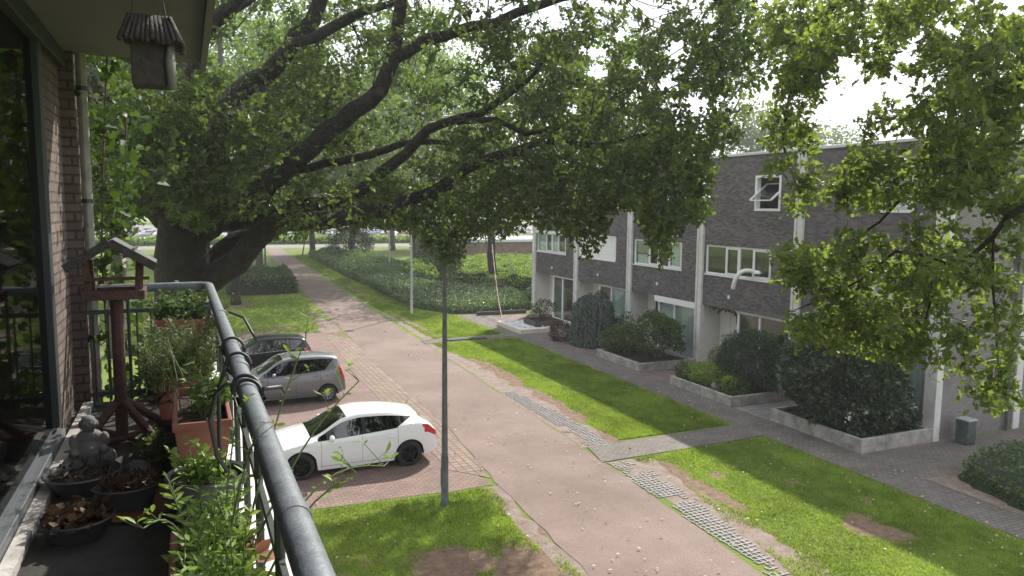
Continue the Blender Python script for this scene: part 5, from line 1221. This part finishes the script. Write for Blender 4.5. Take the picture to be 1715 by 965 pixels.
# ---- trees farther off
def bgtree(label,x,y,h,rw,n,size,tr=.3,bole=4.,leaf='bgleaf',group='trees in the background',name='broadleaf_tree',clumps=46,seed=0,squash=.5,bark='bark2',cl=.30,filt=True,off=(0,0)):
    t=thing(name,label,'tree',(x,y,0),group)
    c=np.array([x+off[0],y+off[1],(h+bole)/2+.3]); R_=np.array([rw,rw,(h-bole)/2])
    Tt=Tree(); trk=Tt.limb([(x,y,-.1),(x,y,.4),(x+rnd(-.2,.2),y,bole*.6),(x+rnd(-.3,.3),y,bole),(x+rnd(-.4,.4),y,bole+(h-bole)*.45),(x,y,h*.85)],[tr*1.5,tr*1.1,tr,tr*.9,tr*.55,tr*.15],step=.8)
    cs=[]
    for i in range(clumps):
        d=norm(rng.normal(size=3)); q=c+d*R_*(.35+.62*rng.random()**.5); 
        if q[2]<bole-.2: q[2]=bole+rnd(0,1)
        cs.append(q)
    cs=np.array(cs); Tt.attach(list(cs),step=1.2,skip=3); Tt.radii(tip=.03); part('trunk',Tt.mesh(),M[bark],t,smooth=True)
    per=n//clumps; rr=rw*cl*(.7+.7*rng.random(clumps)); d=norm(rng.normal(size=(clumps,per,3))); u=rng.random((clumps,per,1))**.4
    nz_=.75+.5*rng.random((clumps,per,1)); P=(cs[:,None,:]+d*u*nz_*rr[:,None,None]*[1,1,.72]).reshape(-1,3); D=(d+rng.normal(size=d.shape)*.7).reshape(-1,3)
    if filt: k=~lit_zone(P,.5); P,D=P[k],D[k]
    leaf_obj('crown',P,D,size*(.6+.8*rng.random(len(P))),T_OVAL,M[leaf],parent=t,flat=.4); return t
bgtree('tree with a straight dark trunk standing in the ground cover bed',22.3,54.8,14.0,6.3,11000,.26,.33,4.6,'oak','trees along the street',clumps=40,bark='bark')
bgtree('tree with a short thick trunk on the shaded lawn left of the road',2.8,52,15,7.8,16000,.26,.27,5.4,'oak','trees along the street',bark='bark',off=(4.2,.5))
bgtree('small light green tree in the ground cover bed behind the near lamp post',17.1,51,5.0,1.9,4200,.16,.08,1.7,'midleaf','trees along the street',clumps=22,cl=.42)
bgtree('young small tree at the far end of the verge by the road',13.8,100,4.2,1.4,900,.22,.07,2.2,'oak','trees along the street',clumps=10,cl=.5)
t=bgtree('tree with a dark ivy skirt round its trunk at the far end of the bed',18.6,92,17,6.5,9000,.36,.4,6,'oak','trees along the street',bark='bark')
bush('','','',(18.6,92.3,1.9),(2.8,2.4,2.1),3600,.24,M['darkleaf'],T_KITE,stems=0,seed=40,parent=t)
BT=[(3,60,27,8,'bgleaf'),(20.2,70,25,7.5,'bgleaf'),(24,82,26,8,'bgleaf'),(-9,42,20,6.5,'oak'),(-16,58,24,8,'bgleaf'),(-5,64,25,8,'bgleaf'),(6.5,78,25,8.5,'bgleaf'),(15,100,24,9,'bgleaf'),(-12,88,26,9,'bgleaf'),(0,108,24,9,'bgleaf'),(28,108,20,8,'oak'),(42,112,18,8,'bgleaf'),(-3,36,15,4.5,'oak'),(-22,38,22,7,'bgleaf')]
for i,(x,y,h,w,l) in enumerate(BT):
    bgtree(['tall light green tree just behind the middle of the big oak crown','tall light green tree in the bed straight behind the pale lamp post','tall light green tree standing at the back of the ground cover bed','tall leafy tree behind the big oak, second from the left edge','tall pale green tree far left beyond the lawn','tall pale green tree rising behind the big oak crown','tall pale green tree left of the road beyond the lawn','tall pale green tree where the street meets the far road','tall tree on the far left beyond the other trees','tall tree across the far road on the left','dark tree beyond the garage on the left of it','paler tree beyond the garage on the right of it','slender tree directly behind the big oak trunk','leafy tree at the far left edge behind the balcony pillar'][i],
           x,y,h,w,15000,.34 if y<90 else .45,.35,6.5 if y>40 else 5,l,clumps=60,seed=i,cl=.27)
# trees seen over the roofs and the line of trees behind the car park
far=bgtree('grey green tree showing above the terrace roof','0',0,0,0,0,0) if False else None
p1=bgtree('tree in the row behind the far car park, leftmost',-60,262,18,9,5000,.9,.5,3.5,'oak','row of trees behind the car park',clumps=34,filt=False)
N_=26
for i in range(N_):
    copy_thing(p1,(-48+i*13.5+rnd(-3,3),262+rnd(-10,16),0),rnd(0,6.28),ORD(i+2)+' tree from the left in the row of trees behind the car park',scale=rnd(.8,1.2))
p2=bgtree('round grey green tree showing above the terrace roof between the two oaks',58,66,17.5,7,9000,.36,.4,5,'oak','trees behind the terrace',clumps=46,filt=False)
for x,y,s,l in [(75,72,.95,'tree showing low above the terrace roof right of the round one'),(52,84,1.0,'tree farther back over the roof left of the round one'),(92,60,.95,'tree far right behind the terrace hidden by the near oak')]: copy_thing(p2,(x,y,0),rnd(0,6),l,scale=s)

# ------------------------------------------------------------------ the balcony the photograph is taken from
YE=6.15; FZ=5.1; CZ=7.66; GX=-.8
t=thing('apartment_building','dark brick apartment building whose balcony the view is taken from','building',(-.8,0,0))
part('wall',MB().box(-10,-1.7,-14,YE+.36,0,FZ-.22).box(-10,-1.7,-14,YE+.36,CZ+.3,13).box(-10,-3.0,-14,YE+.36,FZ-.21,CZ+.29),M['balbrick'],t)
part('wall',MB().box(-1.698,-.82,-14,YE+.36,0,FZ-.22).box(-1.698,-.82,-14,YE+.36,CZ+.3,13),M['balbrick'],t)
part('brick_pillar',MB().box(-1.7,-.70,YE,YE+.34,FZ-.2,CZ),M['balbrick'],t)
part('brick_return',MB().box(-1.1,-.79,YE-.855,YE-.003,FZ+.001,CZ-.003),M['balbrickY'],t)
part('balcony_floor',MB().box(-1.0,.30,-3,YE+.12,FZ-.2,FZ),M['floor'],t)
part('balcony_ceiling',MB().box(-1.0,.13,-3,YE+.1,CZ,CZ+.22),M['ceil'],t)
part('ceiling_fascia',MB().box(.131,.17,-3,YE+.1,CZ-.06,CZ+.24),M['ceil'],t)
part('ledge',MB().box(-.05,.29,-3,YE-.25,FZ+.001,5.42),M['concrete'],t,bevel=.01)
part('brick_reflection_panel',MB().box(-1.45,-1.35,-3,YE-.006,FZ,CZ),M['balbrickY'],t)  # added panel behind the pane, stands in for brick reflected in the glass
part('room_wall',MB().box(-2.9,-2.85,-3,YE,FZ,CZ).box(-2.85,-.85,-3,YE-.005,FZ-.2,FZ-.01),M['seat'],t)
part('sill',MB().box(-.74,-.68,-3,YE-.01,FZ+.001,FZ+.045),M['conc2'],t)
w=thing('balcony_window','tall balcony window in a grey metal frame at the left edge','window',(GX,2,FZ))
part('track',MB().box(-.86,-.745,-3,YE-.86,FZ+.001,FZ+.09).box(-.83,-.80,-3,YE-.87,FZ+.091,FZ+.12),M['frame_grey'],w,bevel=.006)
part('frame',MB().box(-.84,-.76,YE-.97,YE-.86,FZ+.121,CZ-.12).box(-.86,-.74,-3,YE-.01,CZ-.12,CZ-.002),M['rail'],w,bevel=.006)
part('pane',MB().box(-.806,-.798,-3,YE-.971,FZ+.122,CZ-.122),glassmat('balcony_glass',(.7,.72,.72),refl=.03,dark=.95,gc=.3),w)
M['ceilpipe']=mat('weathered_grey_pipe',(.26,.25,.22),.8,noise=.35,nscale=6)
t=thing('rainwater_pipe','pale grey pipe running up the brick pillar of the balcony','pipe',(-.66,YE+.1,FZ))
part('pipe',MB().tube([(-.655,YE+.06,3),(-.655,YE+.06,CZ)],.034,12),M['ceilpipe'],t,smooth=30)
for z in (5.6,6.6,7.4): part('bracket',MB().tube([(-.655,YE+.06,z),(-.655,YE+.06,z+.03)],.04,12),M['rail'],t,smooth=30)
# railing
r=thing('balcony_railing','grey tubular handrail with thin dark bars round the balcony','railing',(.16,2,FZ))
PZ=5.98
bend=[(.19,-2,PZ),(.185,0,PZ),(.17,2,PZ),(.155,4,PZ),(.14,YE-.13,PZ)]+[(.14-.09*(1-math.cos(a)),YE-.13+.09*math.sin(a),PZ) for a in (.4,.8,1.2,1.57)]+[(-.3,YE-.04,PZ),(-.69,YE-.04,PZ)]
part('handrail',MB().tube(bend,.032,24),M['pipe'],r,smooth=30)
for y in (1.45,2.9,4.4): part('joint_ring',MB().tube([(.16+.006*(4-y)/1,y,PZ),(.16+.006*(4-y),y+.05,PZ)],.0335,24),M['pipe'],r,smooth=30)
part('joint_ring',MB().tube([(-.12,YE-.04,PZ),(-.07,YE-.04,PZ)],.0335,24),M['pipe'],r,smooth=30)
part('lower_rail',MB().bar((.14,YE-.04,5.81),(-.69,YE-.04,5.81),.014,.03).bar((.15,YE-.1,5.78),(.19,-2,5.78),.014,.03).bar((.14,YE-.04,5.2),(-.69,YE-.04,5.2),.014,.03),M['rail'],r)
for i in range(9): x=-.65+i*.095; part('baluster',MB().tube([(x,YE-.04,5.15),(x,YE-.04,5.81)],.0075,8),M['rail'],r,smooth=30)
for x in (-.42,-.1): part('post',MB().tube([(x,YE-.04,5.15),(x,YE-.04,PZ)],.012,8),M['rail'],r)
for i in range(14): y=-1.6+i*.55; part('post',MB().tube([(.17,y,5.42),(.17,y,PZ)],.012,8),M['rail'],r)
# terracotta boxes and round pot
def box_planter(label,x0,x1,y0,y1,zt,h,tap=.035,name='window_box',m='terra',grp='terracotta planter boxes'):
    t=thing(name,label,'planter',((x0+x1)/2,(y0+y1)/2,zt-h),grp)
    def ringp(e,z): return [(x0+e,y0+e,z),(x1-e,y0+e,z),(x1-e,y1-e,z),(x0+e,y1-e,z)]
    V=ringp(tap,zt-h)+ringp(.008,zt-.035)+ringp(0,zt-.035)+ringp(0,zt)+ringp(.018,zt)+ringp(.022,zt-.05)+ringp(tap+.012,zt-h+.012)
    fs=[(3,2,1,0),(24,25,26,27)]
    for k in range(6):
        for i in range(4): fs.append((k*4+i,k*4+(i+1)%4,k*4+4+(i+1)%4,k*4+4+i))
    part('box',MB().add(V,fs),M[m],t,bevel=.004)
    me,_=grid_mesh('soil',np.linspace(x0+.022,x1-.022,14),np.linspace(y0+.022,y1-.022,20),lambda X,Y:zt-.05+.03*fbm(X*20,Y*20,7),M['soil'])
    s=bpy.data.objects.new('soil',me); C.objects.link(s); s.parent=t; s.matrix_parent_inverse=Matrix.Translation(t.location).inverted(); return t
box_planter('terracotta box with dark soil in the middle of the ledge',-.09,.155,3.42,4.12,5.655,.235)
box_planter('terracotta box full of bright green seedlings nearest the camera',-.075,.13,1.35,2.28,5.655,.235)
box_planter('terracotta box half hidden under feathery plants behind the middle box',-.2,.06,4.35,4.95,5.66,.24)
box_planter('small terracotta box by the far corner of the rail',-.22,.09,5.3,5.75,5.84,.2)
tag(MB().box(-.18,.05,5.32,5.73,5.101,5.638).build('plant_stand',M['weather']),'plain wooden box stand under the small far terracotta box','stand')
t=thing('round_pot','dark grey round plastic pot with a thick rim on the ledge','pot',(.04,2.82,5.42))
part('pot',MB().lathe([(.085,0),(.09,.01),(.122,.17),(.138,.175),(.142,.2),(.136,.21),(.122,.205),(.118,.16)],(.035,2.82,5.425),32),M['blackplastic'],t,smooth=40)
part('soil',MB().lathe([(.119,.155),(.06,.165),(0,.17)],(.035,2.82,5.425),24),M['soil'],t)
def potplant(name,label,cx,cy,cz,wx,wy,n,h,leaf,m,T=T_OVAL,per=16,lean=(0,0),flat=.3,spread=.35,group=None,sm='stem',petals=None,cat='potted plant'):
    t=thing(name,label,cat,(cx,cy,cz),group); mb=MB(); P=[];D=[];S=[]
    for i in range(n):
        b=np.array([cx+rnd(-wx,wx),cy+rnd(-wy,wy),cz]); H_=h*rnd(.45,1.1); d=np.array([lean[0]+rnd(-1,1)*spread,lean[1]+rnd(-1,1)*spread,1]); 
        pts=[b+np.array([d[0]*H_*s**1.6,d[1]*H_*s**1.6,H_*s*(1-.1*s)]) for s in np.linspace(0,1,7)]
        mb.tube(pts,[.003-.0003*k for k in range(7)],4)
        for j in range(per):
            s=.12+.88*(j+.5)/per; k=min(5,int(s*6)); f_=s*6-k; p=pts[k]*(1-f_)+pts[k+1]*f_; a=j*2.4+rnd(-.4,.4)
            P.append(p); D.append([math.cos(a),math.sin(a),rnd(.0,.7)]); S.append(leaf*rnd(.6,1.15)*(1.15-.55*s))
    part('stem',mb,M[sm],t); leaf_obj('foliage',np.array(P),np.array(D),np.array(S),T,m,parent=t,flat=flat)
    if petals:
        k=rng.integers(0,len(P),petals[1]); Q=np.array(P)[k]; leaf_obj('flowers',Q,rng.normal(size=Q.shape),petals[2],T_OVAL,petals[0],parent=t)
    return t
potplant('seedlings','bright green upright leafy seedlings in the nearest box',.03,1.85,5.6,.08,.45,84,.25,.07,M['potleaf'],T_LONG,16,spread=.3,lean=(.05,.1),flat=.5,cat='potted plant')
potplant('broad_leaf_plant','bright green broad leaved plant at the camera end of the nearest box',.05,1.5,5.6,.08,.16,14,.14,.07,M['potleaf'],T_OVAL,9,flat=.6)
t=thing('leaning_wild_plant','tall thin weed with lobed leaves leaning out over the handrail','potted plant',(.08,2.0,5.6))
mb=MB();P=[];D=[]
for (b,e,bn) in [((.08,1.95,5.6),(.42,2.0,6.12),.05),((.1,2.1,5.6),(.30,2.15,6.22),.03),((.1,1.9,5.6),(.5,2.05,5.85),.08),((.06,2.2,5.6),(.12,2.3,6.0),.02),((.1,1.8,5.6),(.36,1.75,5.95),.05),((.0,2.1,5.6),(-.12,1.9,5.83),.05),((.05,2.0,5.6),(.14,1.95,6.0),.03)]:
    b=np.array(b);e=np.array(e); pts=[b*(1-s)+e*s+np.array([0,0,bn*math.sin(3.14*s)*1.5]) for s in np.linspace(0,1,9)]
    mb.tube(pts,[.004-.0003*k for k in range(9)],5)
    for j in range(15):
        s=.15+.85*j/15; k=min(7,int(s*8)); f_=s*8-k; p=pts[k]*(1-f_)+pts[k+1]*f_; a=rnd(0,6.28); P.append(p); D.append([math.cos(a),math.sin(a),rnd(-.1,.5)])
    for j in range(4):
        p=pts[-1-j%3]; q=p+np.array([rnd(-.05,.06),rnd(-.05,.05),rnd(.01,.06)]); mb.tube([p,q],[.0016,.001],3); 
        for _ in range(3): P.append(q+rng.normal(size=3)*.004); D.append([rnd(-1,1),rnd(-1,1),.5])
part('stem',mb,M['stem'],t); leaf_obj('foliage',np.array(P),np.array(D),.02*(.5+.9*rng.random(len(P))**2*1.5),T_OVAL,M['potleaf'],parent=t,flat=.4,wid=.6)
potplant('red_leaf_plant','two reddish leaves standing up beside the bright seedlings',.13,1.98,5.64,.02,.03,3,.13,.06,mat('reddish_leaf',(.25,.09,.05),.5),T_OVAL,3,lean=(.2,0),flat=.4)
potplant('small_pot_plant','small fresh green plant growing in the dark round pot',.03,2.84,5.58,.07,.07,18,.17,.05,M['potleaf'],T_OVAL,10,spread=.5,flat=.5)
potplant('lobed_leaf_plant','grey green plant with broad jagged leaves in the middle box',.08,3.75,5.62,.05,.15,10,.28,.085,M['midleaf'],T_LOBE,9,spread=.35,flat=.5)
potplant('grassy_plant','thin straw coloured stalks rising from the middle box',.0,3.9,5.62,.07,.15,10,.34,.03,M['yelleaf'],T_LONG,6,spread=.5)
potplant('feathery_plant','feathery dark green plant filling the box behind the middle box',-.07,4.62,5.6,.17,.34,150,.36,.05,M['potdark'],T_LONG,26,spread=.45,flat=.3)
potplant('rusty_plant','rusty brown dried plant low between the boxes',-.14,4.5,5.5,.08,.2,24,.18,.05,M['brownleaf'],T_OVAL,14,spread=.6)
potplant('grey_green_plant','grey green bushy herb in the small far box',-.07,5.5,5.82,.13,.18,60,.2,.05,M['midleaf'],T_OVAL,16,spread=.6,flat=.5)
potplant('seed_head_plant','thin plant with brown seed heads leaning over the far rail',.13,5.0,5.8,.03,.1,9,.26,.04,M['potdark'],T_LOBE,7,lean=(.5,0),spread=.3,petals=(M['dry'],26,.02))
# climbing plant at the balcony end
M['vineleaf']=leafmat('vine_leaves',(.025,.045,.015),(.06,.10,.025),(.12,.21,.025),.32)
t=thing('climbing_plant','climbing vine with large bright leaves at the far end of the balcony','climbing plant',(-.5,YE+.3,5))
P=[];mb=MB()
def vine(pts,n,sp,r=.007):
    mb.tube(pts,r,5)
    for i in range(n):
        s=rnd(0,len(pts)-1.001); k=int(s); f_=s-k; p=np.array(pts[k])*(1-f_)+np.array(pts[k+1])*f_; P.append(p+rng.normal(size=3)*sp)
vine([(-.6,YE+.2,3),(-.58,YE+.15,5.2),(-.6,YE+.22,6.2),(-.55,YE+.2,7.0),(-.5,YE+.25,7.7),(-.5,YE+.3,8.1)],330,np.array([.09,.1,.1]))
vine([(-.5,YE+.3,6.3),(-.42,YE+.35,6.8),(-.4,YE+.4,7.3)],110,np.array([.08,.12,.12])); vine([(-.55,YE+.3,4.8),(-.3,YE+.25,5.4),(-.1,YE+.2,5.5),(.05,YE+.15,5.3)],300,np.array([.12,.12,.22]))
vine([(-.6,YE+.3,4.4),(-.4,YE+.3,5.0),(-.2,YE+.25,4.9)],260,np.array([.15,.15,.25])); vine([(-.55,YE+.1,5.9),(-.5,YE+.25,6.1)],70,np.array([.06,.1,.15]))
part('stem',mb,M['woody'],t); P=np.array(P); leaf_obj('foliage',P,rng.normal(size=P.shape)+[.2,0,-.5],.095*(.5+.7*rng.random(len(P))),T_LOBE,M['vineleaf'],parent=t,flat=.5,wid=1.0)
# bird feeder on its post
bx,by=-.42,5.15
t=thing('bird_feeder','red brown wooden bird table with a felt roof standing on the balcony','bird feeder',(bx,by,FZ))
part('post',MB().tube([(bx,by,FZ+.02),(bx+.005,by,6.03)],.036,12),M['feeder'],t,smooth=30)
tray=part('tray',MB().box(bx-.15,bx+.15,by-.12,by+.12,6.03,6.045).box(bx-.17,bx+.17,by-.14,by-.12,6.02,6.075).box(bx-.17,bx+.17,by+.12,by+.14,6.02,6.075).box(bx-.17,bx-.15,by-.12,by+.12,6.02,6.075).box(bx+.15,bx+.17,by-.12,by+.12,6.02,6.075),M['feeder'],t,bevel=.004)
for sx in (-1,1):
    for sy in (-1,1): part('corner_post',MB().bar((bx+sx*.13,by+sy*.11,6.046),(bx+sx*.145,by+sy*.11,6.25),.035,.02),M['feeder'],t,bevel=.003)
part('rail',MB().box(bx-.21,bx+.2,by-.15,by-.135,6.14,6.16),M['feeder'],t)
rf=MB()
for s in (-1,1): rf.add([(bx,by-.2,6.385),(bx+s*.235,by-.2,6.235),(bx+s*.235,by+.22,6.235),(bx,by+.22,6.385),(bx,by-.2,6.36),(bx+s*.225,by-.2,6.215),(bx+s*.225,by+.22,6.215),(bx,by+.22,6.36)],[(0,1,2,3),(7,6,5,4),(0,4,5,1),(3,2,6,7),(1,5,6,2)])
roof=part('roof',rf,M['feltroof'],t)
part('barge_board',MB().bar((bx+.0,by-.21,6.37),(bx+.24,by-.21,6.22),.022,.05).bar((bx,by-.212,6.37),(bx-.24,by-.212,6.22),.022,.05),M['weather'],roof,bevel=.003)
part('roof_batten',MB().bar((bx+.12,by-.2,6.325),(bx+.12,by+.22,6.325),.012,.016),M['weather'],roof)
for a in (.5,2.2,3.9,5.5):
    c_,s_=math.cos(a),math.sin(a); part('brace',MB().tube([(bx+.03*c_,by+.03*s_,FZ+.26),(bx+.3*c_,by+.3*s_,FZ+.035)],.026,8),M['feeder'],t,smooth=30)
part('foot',MB().tube([(bx-.28,by-.25,FZ+.03),(bx+.3,by+.22,FZ+.03)],.024,8).tube([(bx+.28,by-.28,FZ+.03),(bx-.22,by+.28,FZ+.03)],.0235,8),M['feeder'],t,smooth=30)
# hanging nest box
hx,hy,hz=-.095,3.05,7.02
t=thing('hanging_nest_box','weathered wooden nest box hanging from the balcony ceiling','nest box',(hx,hy,hz))
part('body',MB().box(hx-.065,hx+.055,hy-.06,hy+.06,hz,hz+.165),M['weather'],t,bevel=.004)
part('bark_strip',MB().tube([(hx+.062,hy-.062,hz-.005),(hx+.058,hy-.064,hz+.08),(hx+.064,hy-.062,hz+.16)],[.014,.017,.012],7).tube([(hx+.066,hy+.02,hz),(hx+.064,hy+.02,hz+.16)],.014,7),M['statue'],t,smooth=True)
rf=part('roof',MB().add([(hx-.1,hy-.1,hz+.165),(hx+.09,hy-.1,hz+.15),(hx+.1,hy+.1,hz+.15),(hx-.09,hy+.1,hz+.165),(hx-.07,hy-.03,hz+.235),(hx+.06,hy-.03,hz+.23),(hx+.06,hy+.03,hz+.23),(hx-.07,hy+.03,hz+.235)],[(3,2,1,0),(0,1,5,4),(1,2,6,5),(2,3,7,6),(3,0,4,7),(4,5,6,7)]),M['weather'],t)
mb=MB()
for i in range(12):
    x=hx-.095+.017*i; mb.tube([(x*1+0,hy-.108,hz+.15+rnd(-.01,.01)),(hx+(x-hx)*.7,hy-.03,hz+.243)],.010,6)
for i in range(9):
    y=hy-.1+.024*i; mb.tube([(hx+.105,y,hz+.14+rnd(-.012,.01)),(hx+.063,hy+(y-hy)*.4,hz+.24)],.010,6)
part('roof_poles',mb,M['weather'],rf,smooth=True)
part('cord',MB().tube([(hx-.06,hy,hz+.235),(hx-.01,hy,CZ)],.003,5).tube([(hx+.055,hy,hz+.23),(hx-.008,hy+.004,CZ)],.003,5),M['rail'],t)
# seated stone figure: one fused surface
def statue(cx,cy,cz,k):
    mb=MB()
    for c,r in [((0,0,.045),(.115,.085,.045)),((0,.01,.11),(.08,.07,.08)),((0,-.03,.10),(.065,.05,.055)),((-.085,-.03,.045),(.055,.06,.035)),((.085,-.02,.06),(.05,.06,.055)),((0,.005,.18),(.07,.05,.045)),((-.075,0,.16),(.028,.03,.045)),((.075,0,.16),(.028,.03,.045)),((-.07,-.045,.11),(.024,.045,.024)),((.075,-.045,.115),(.024,.045,.024)),((0,-.01,.262),(.042,.042,.05)),((0,0,.215),(.028,.028,.03)),((-.042,-.005,.255),(.009,.013,.022)),((.042,-.005,.255),(.009,.013,.022)),((0,-.052,.258),(.008,.009,.01)),((0,-.038,.238),(.022,.014,.01)),((-.015,-.046,.272),(.008,.006,.006)),((.015,-.046,.272),(.008,.006,.006))]:
        mb.ball(tuple(q*k for q in c),tuple(q*k for q in r),16,10)
    t=mb.build('garden_statue',M['statue'],None,True); t.location=(cx,cy,cz); rm=t.modifiers.new('fuse','REMESH'); rm.mode='VOXEL'; rm.voxel_size=.0045; rm.use_smooth_shade=True
    sm=t.modifiers.new('soften','SMOOTH'); sm.iterations=2
    tag(t,'small grey stone figure sitting cross legged on the balcony floor','statue'); return t
statue(-.55,4.7,FZ+.0,1.0)
def bowl(name,label,x,y,r,h,m,fill,sx=1.0,cat='bowl'):
    t=thing(name,label,cat,(x,y,FZ)); part('bowl',MB().lathe([(r*.7,0),(r*.72,.004),(r*.97,h*.9),(r*1.03,h),(r*.99,h+.006),(r*.94,h*.9),(r*.9,h*.72)],(x,y,FZ+.002),32,sx=sx),M[m],t,smooth=40)
    part('soil',MB().lathe([(r*.91,h*.75),(r*.4,h*.86),(0,h*.84)],(x,y,FZ+.002),24,sx=sx),M['soil'],t)
    n=fill[0]; a=rng.random(n)*6.283; q=r*.85*np.sqrt(rng.random(n)); P=np.stack([x+q*np.cos(a)*sx,y+q*np.sin(a),FZ+h*.85+.05*rng.random(n)],1)
    leaf_obj('dried_plant',P,rng.normal(size=P.shape)+[0,0,.3],fill[1],T_LONG if fill[1]<.05 else T_OVAL,M[fill[2]],parent=t,wid=1.3); return t
M['dryleaf']=leafmat('dried_leaves',(.04,.024,.014),(.11,.07,.042),(.08,.045,.025),.2)
M['darksoilleaf']=leafmat('withered_leaves',(.03,.025,.018),(.09,.06,.04),(.05,.04,.02),.1)
bowl('plant_bowl','dark enamel bowl with withered plants in front of the stone figure',-.545,4.33,.18,.1,'enamel',(160,.04,'darksoilleaf'))
bowl('plant_tub','grey oval tub overflowing with brown dried plants on a terracotta saucer',-.315,4.0,.12,.115,'enamel',(520,.045,'dryleaf'),1.25,'tub')
bowl('plant_bowl.near','low dark bowl with pale dry leaves nearest the window',-.5,3.72,.15,.09,'blackplastic',(220,.05,'dryleaf')).name='plant_bowl.001'
tag(MB().lathe([(0,0),(.19,.001),(.215,.018),(.21,.02),(.19,.008),(0,.007)],(-.27,3.98,FZ+.001),32).build('plant_saucer',M['terra'],smooth=40),'round terracotta saucer under the grey oval tub','saucer').location.z-=.0
tag(MB().ball((-.29,4.36,FZ+.06),(.07,.07,.06),18,12).build('stone_ball',M['enamel'],smooth=True),'smooth grey stone ball behind the oval tub','stone')
tag(MB().box(-.45,-.22,5.12,5.32,FZ+.002,FZ+.02).build('paper_tray',M['cream'],bevel=.003),'pale flat tray lying on the floor behind the bird table post','tray')
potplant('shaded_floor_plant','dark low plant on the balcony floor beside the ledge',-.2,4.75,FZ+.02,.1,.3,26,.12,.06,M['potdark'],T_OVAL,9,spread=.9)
# hose looped round the handrail and hooked to the pot
t=thing('garden_hose','thin black hose looped round the handrail and down to the round pot','hose',(.17,2.6,5.9))
def loop(y,tilt,r=.044):
    return [(.165+r*math.cos(a)*1.0,y+tilt*math.sin(a*.5+.3),PZ+r*math.sin(a)) for a in np.linspace(0,6.283,26)]
for y,ti in ((3.35,.05),(3.0,.04),(2.55,.08),(2.48,.08)): part('loop',MB().tube(loop(y,ti),.0065,8,cap=False),M['cable'],t,smooth=True)
for pts in ([(.12,3.0,PZ),(.09,3.0,5.9),(.085,2.98,5.7),(.1,2.95,5.5)],[(.11,2.6,PZ+.03),(.07,2.62,5.97),(.05,2.68,5.86),(.07,2.72,5.72),(.12,2.74,5.62)],[(.21,2.5,PZ+.02),(.27,2.55,5.99),(.3,2.7,5.93)],[(.2,4.4,PZ+.02),(.27,4.3,5.98),(.31,4.1,5.9)]):
    P=[]; 
    for i in range(len(pts)-1):
        for s in (0,.33,.66): P.append(tuple(np.array(pts[i])*(1-s)+np.array(pts[i+1])*s))
    part('hose_end',MB().tube(P+[pts[-1]],.0075,8),M['cable'],t,smooth=True)

# ------------------------------------------------------------------ closed box of thin even haze, added to stand in for lens glare
hz_=bpy.data.materials.new('glare_haze_air'); hz_.use_nodes=True; n=hz_.node_tree; n.nodes.remove(n.nodes['Principled BSDF'])
pv=n.nodes.new('ShaderNodeVolumePrincipled'); pv.inputs['Color'].default_value=(.9,.93,.96,1); pv.inputs['Density'].default_value=.001; pv.inputs['Anisotropy'].default_value=.35
n.links.new(pv.outputs[0],n.nodes['Material Output'].inputs['Volume'])
o=MB().box(-160,320,-60,420,-1,34).build('glare_haze',hz_); o['kind']='stuff'
SC.cycles.volume_bounces=0; SC.cycles.volume_step_rate=4
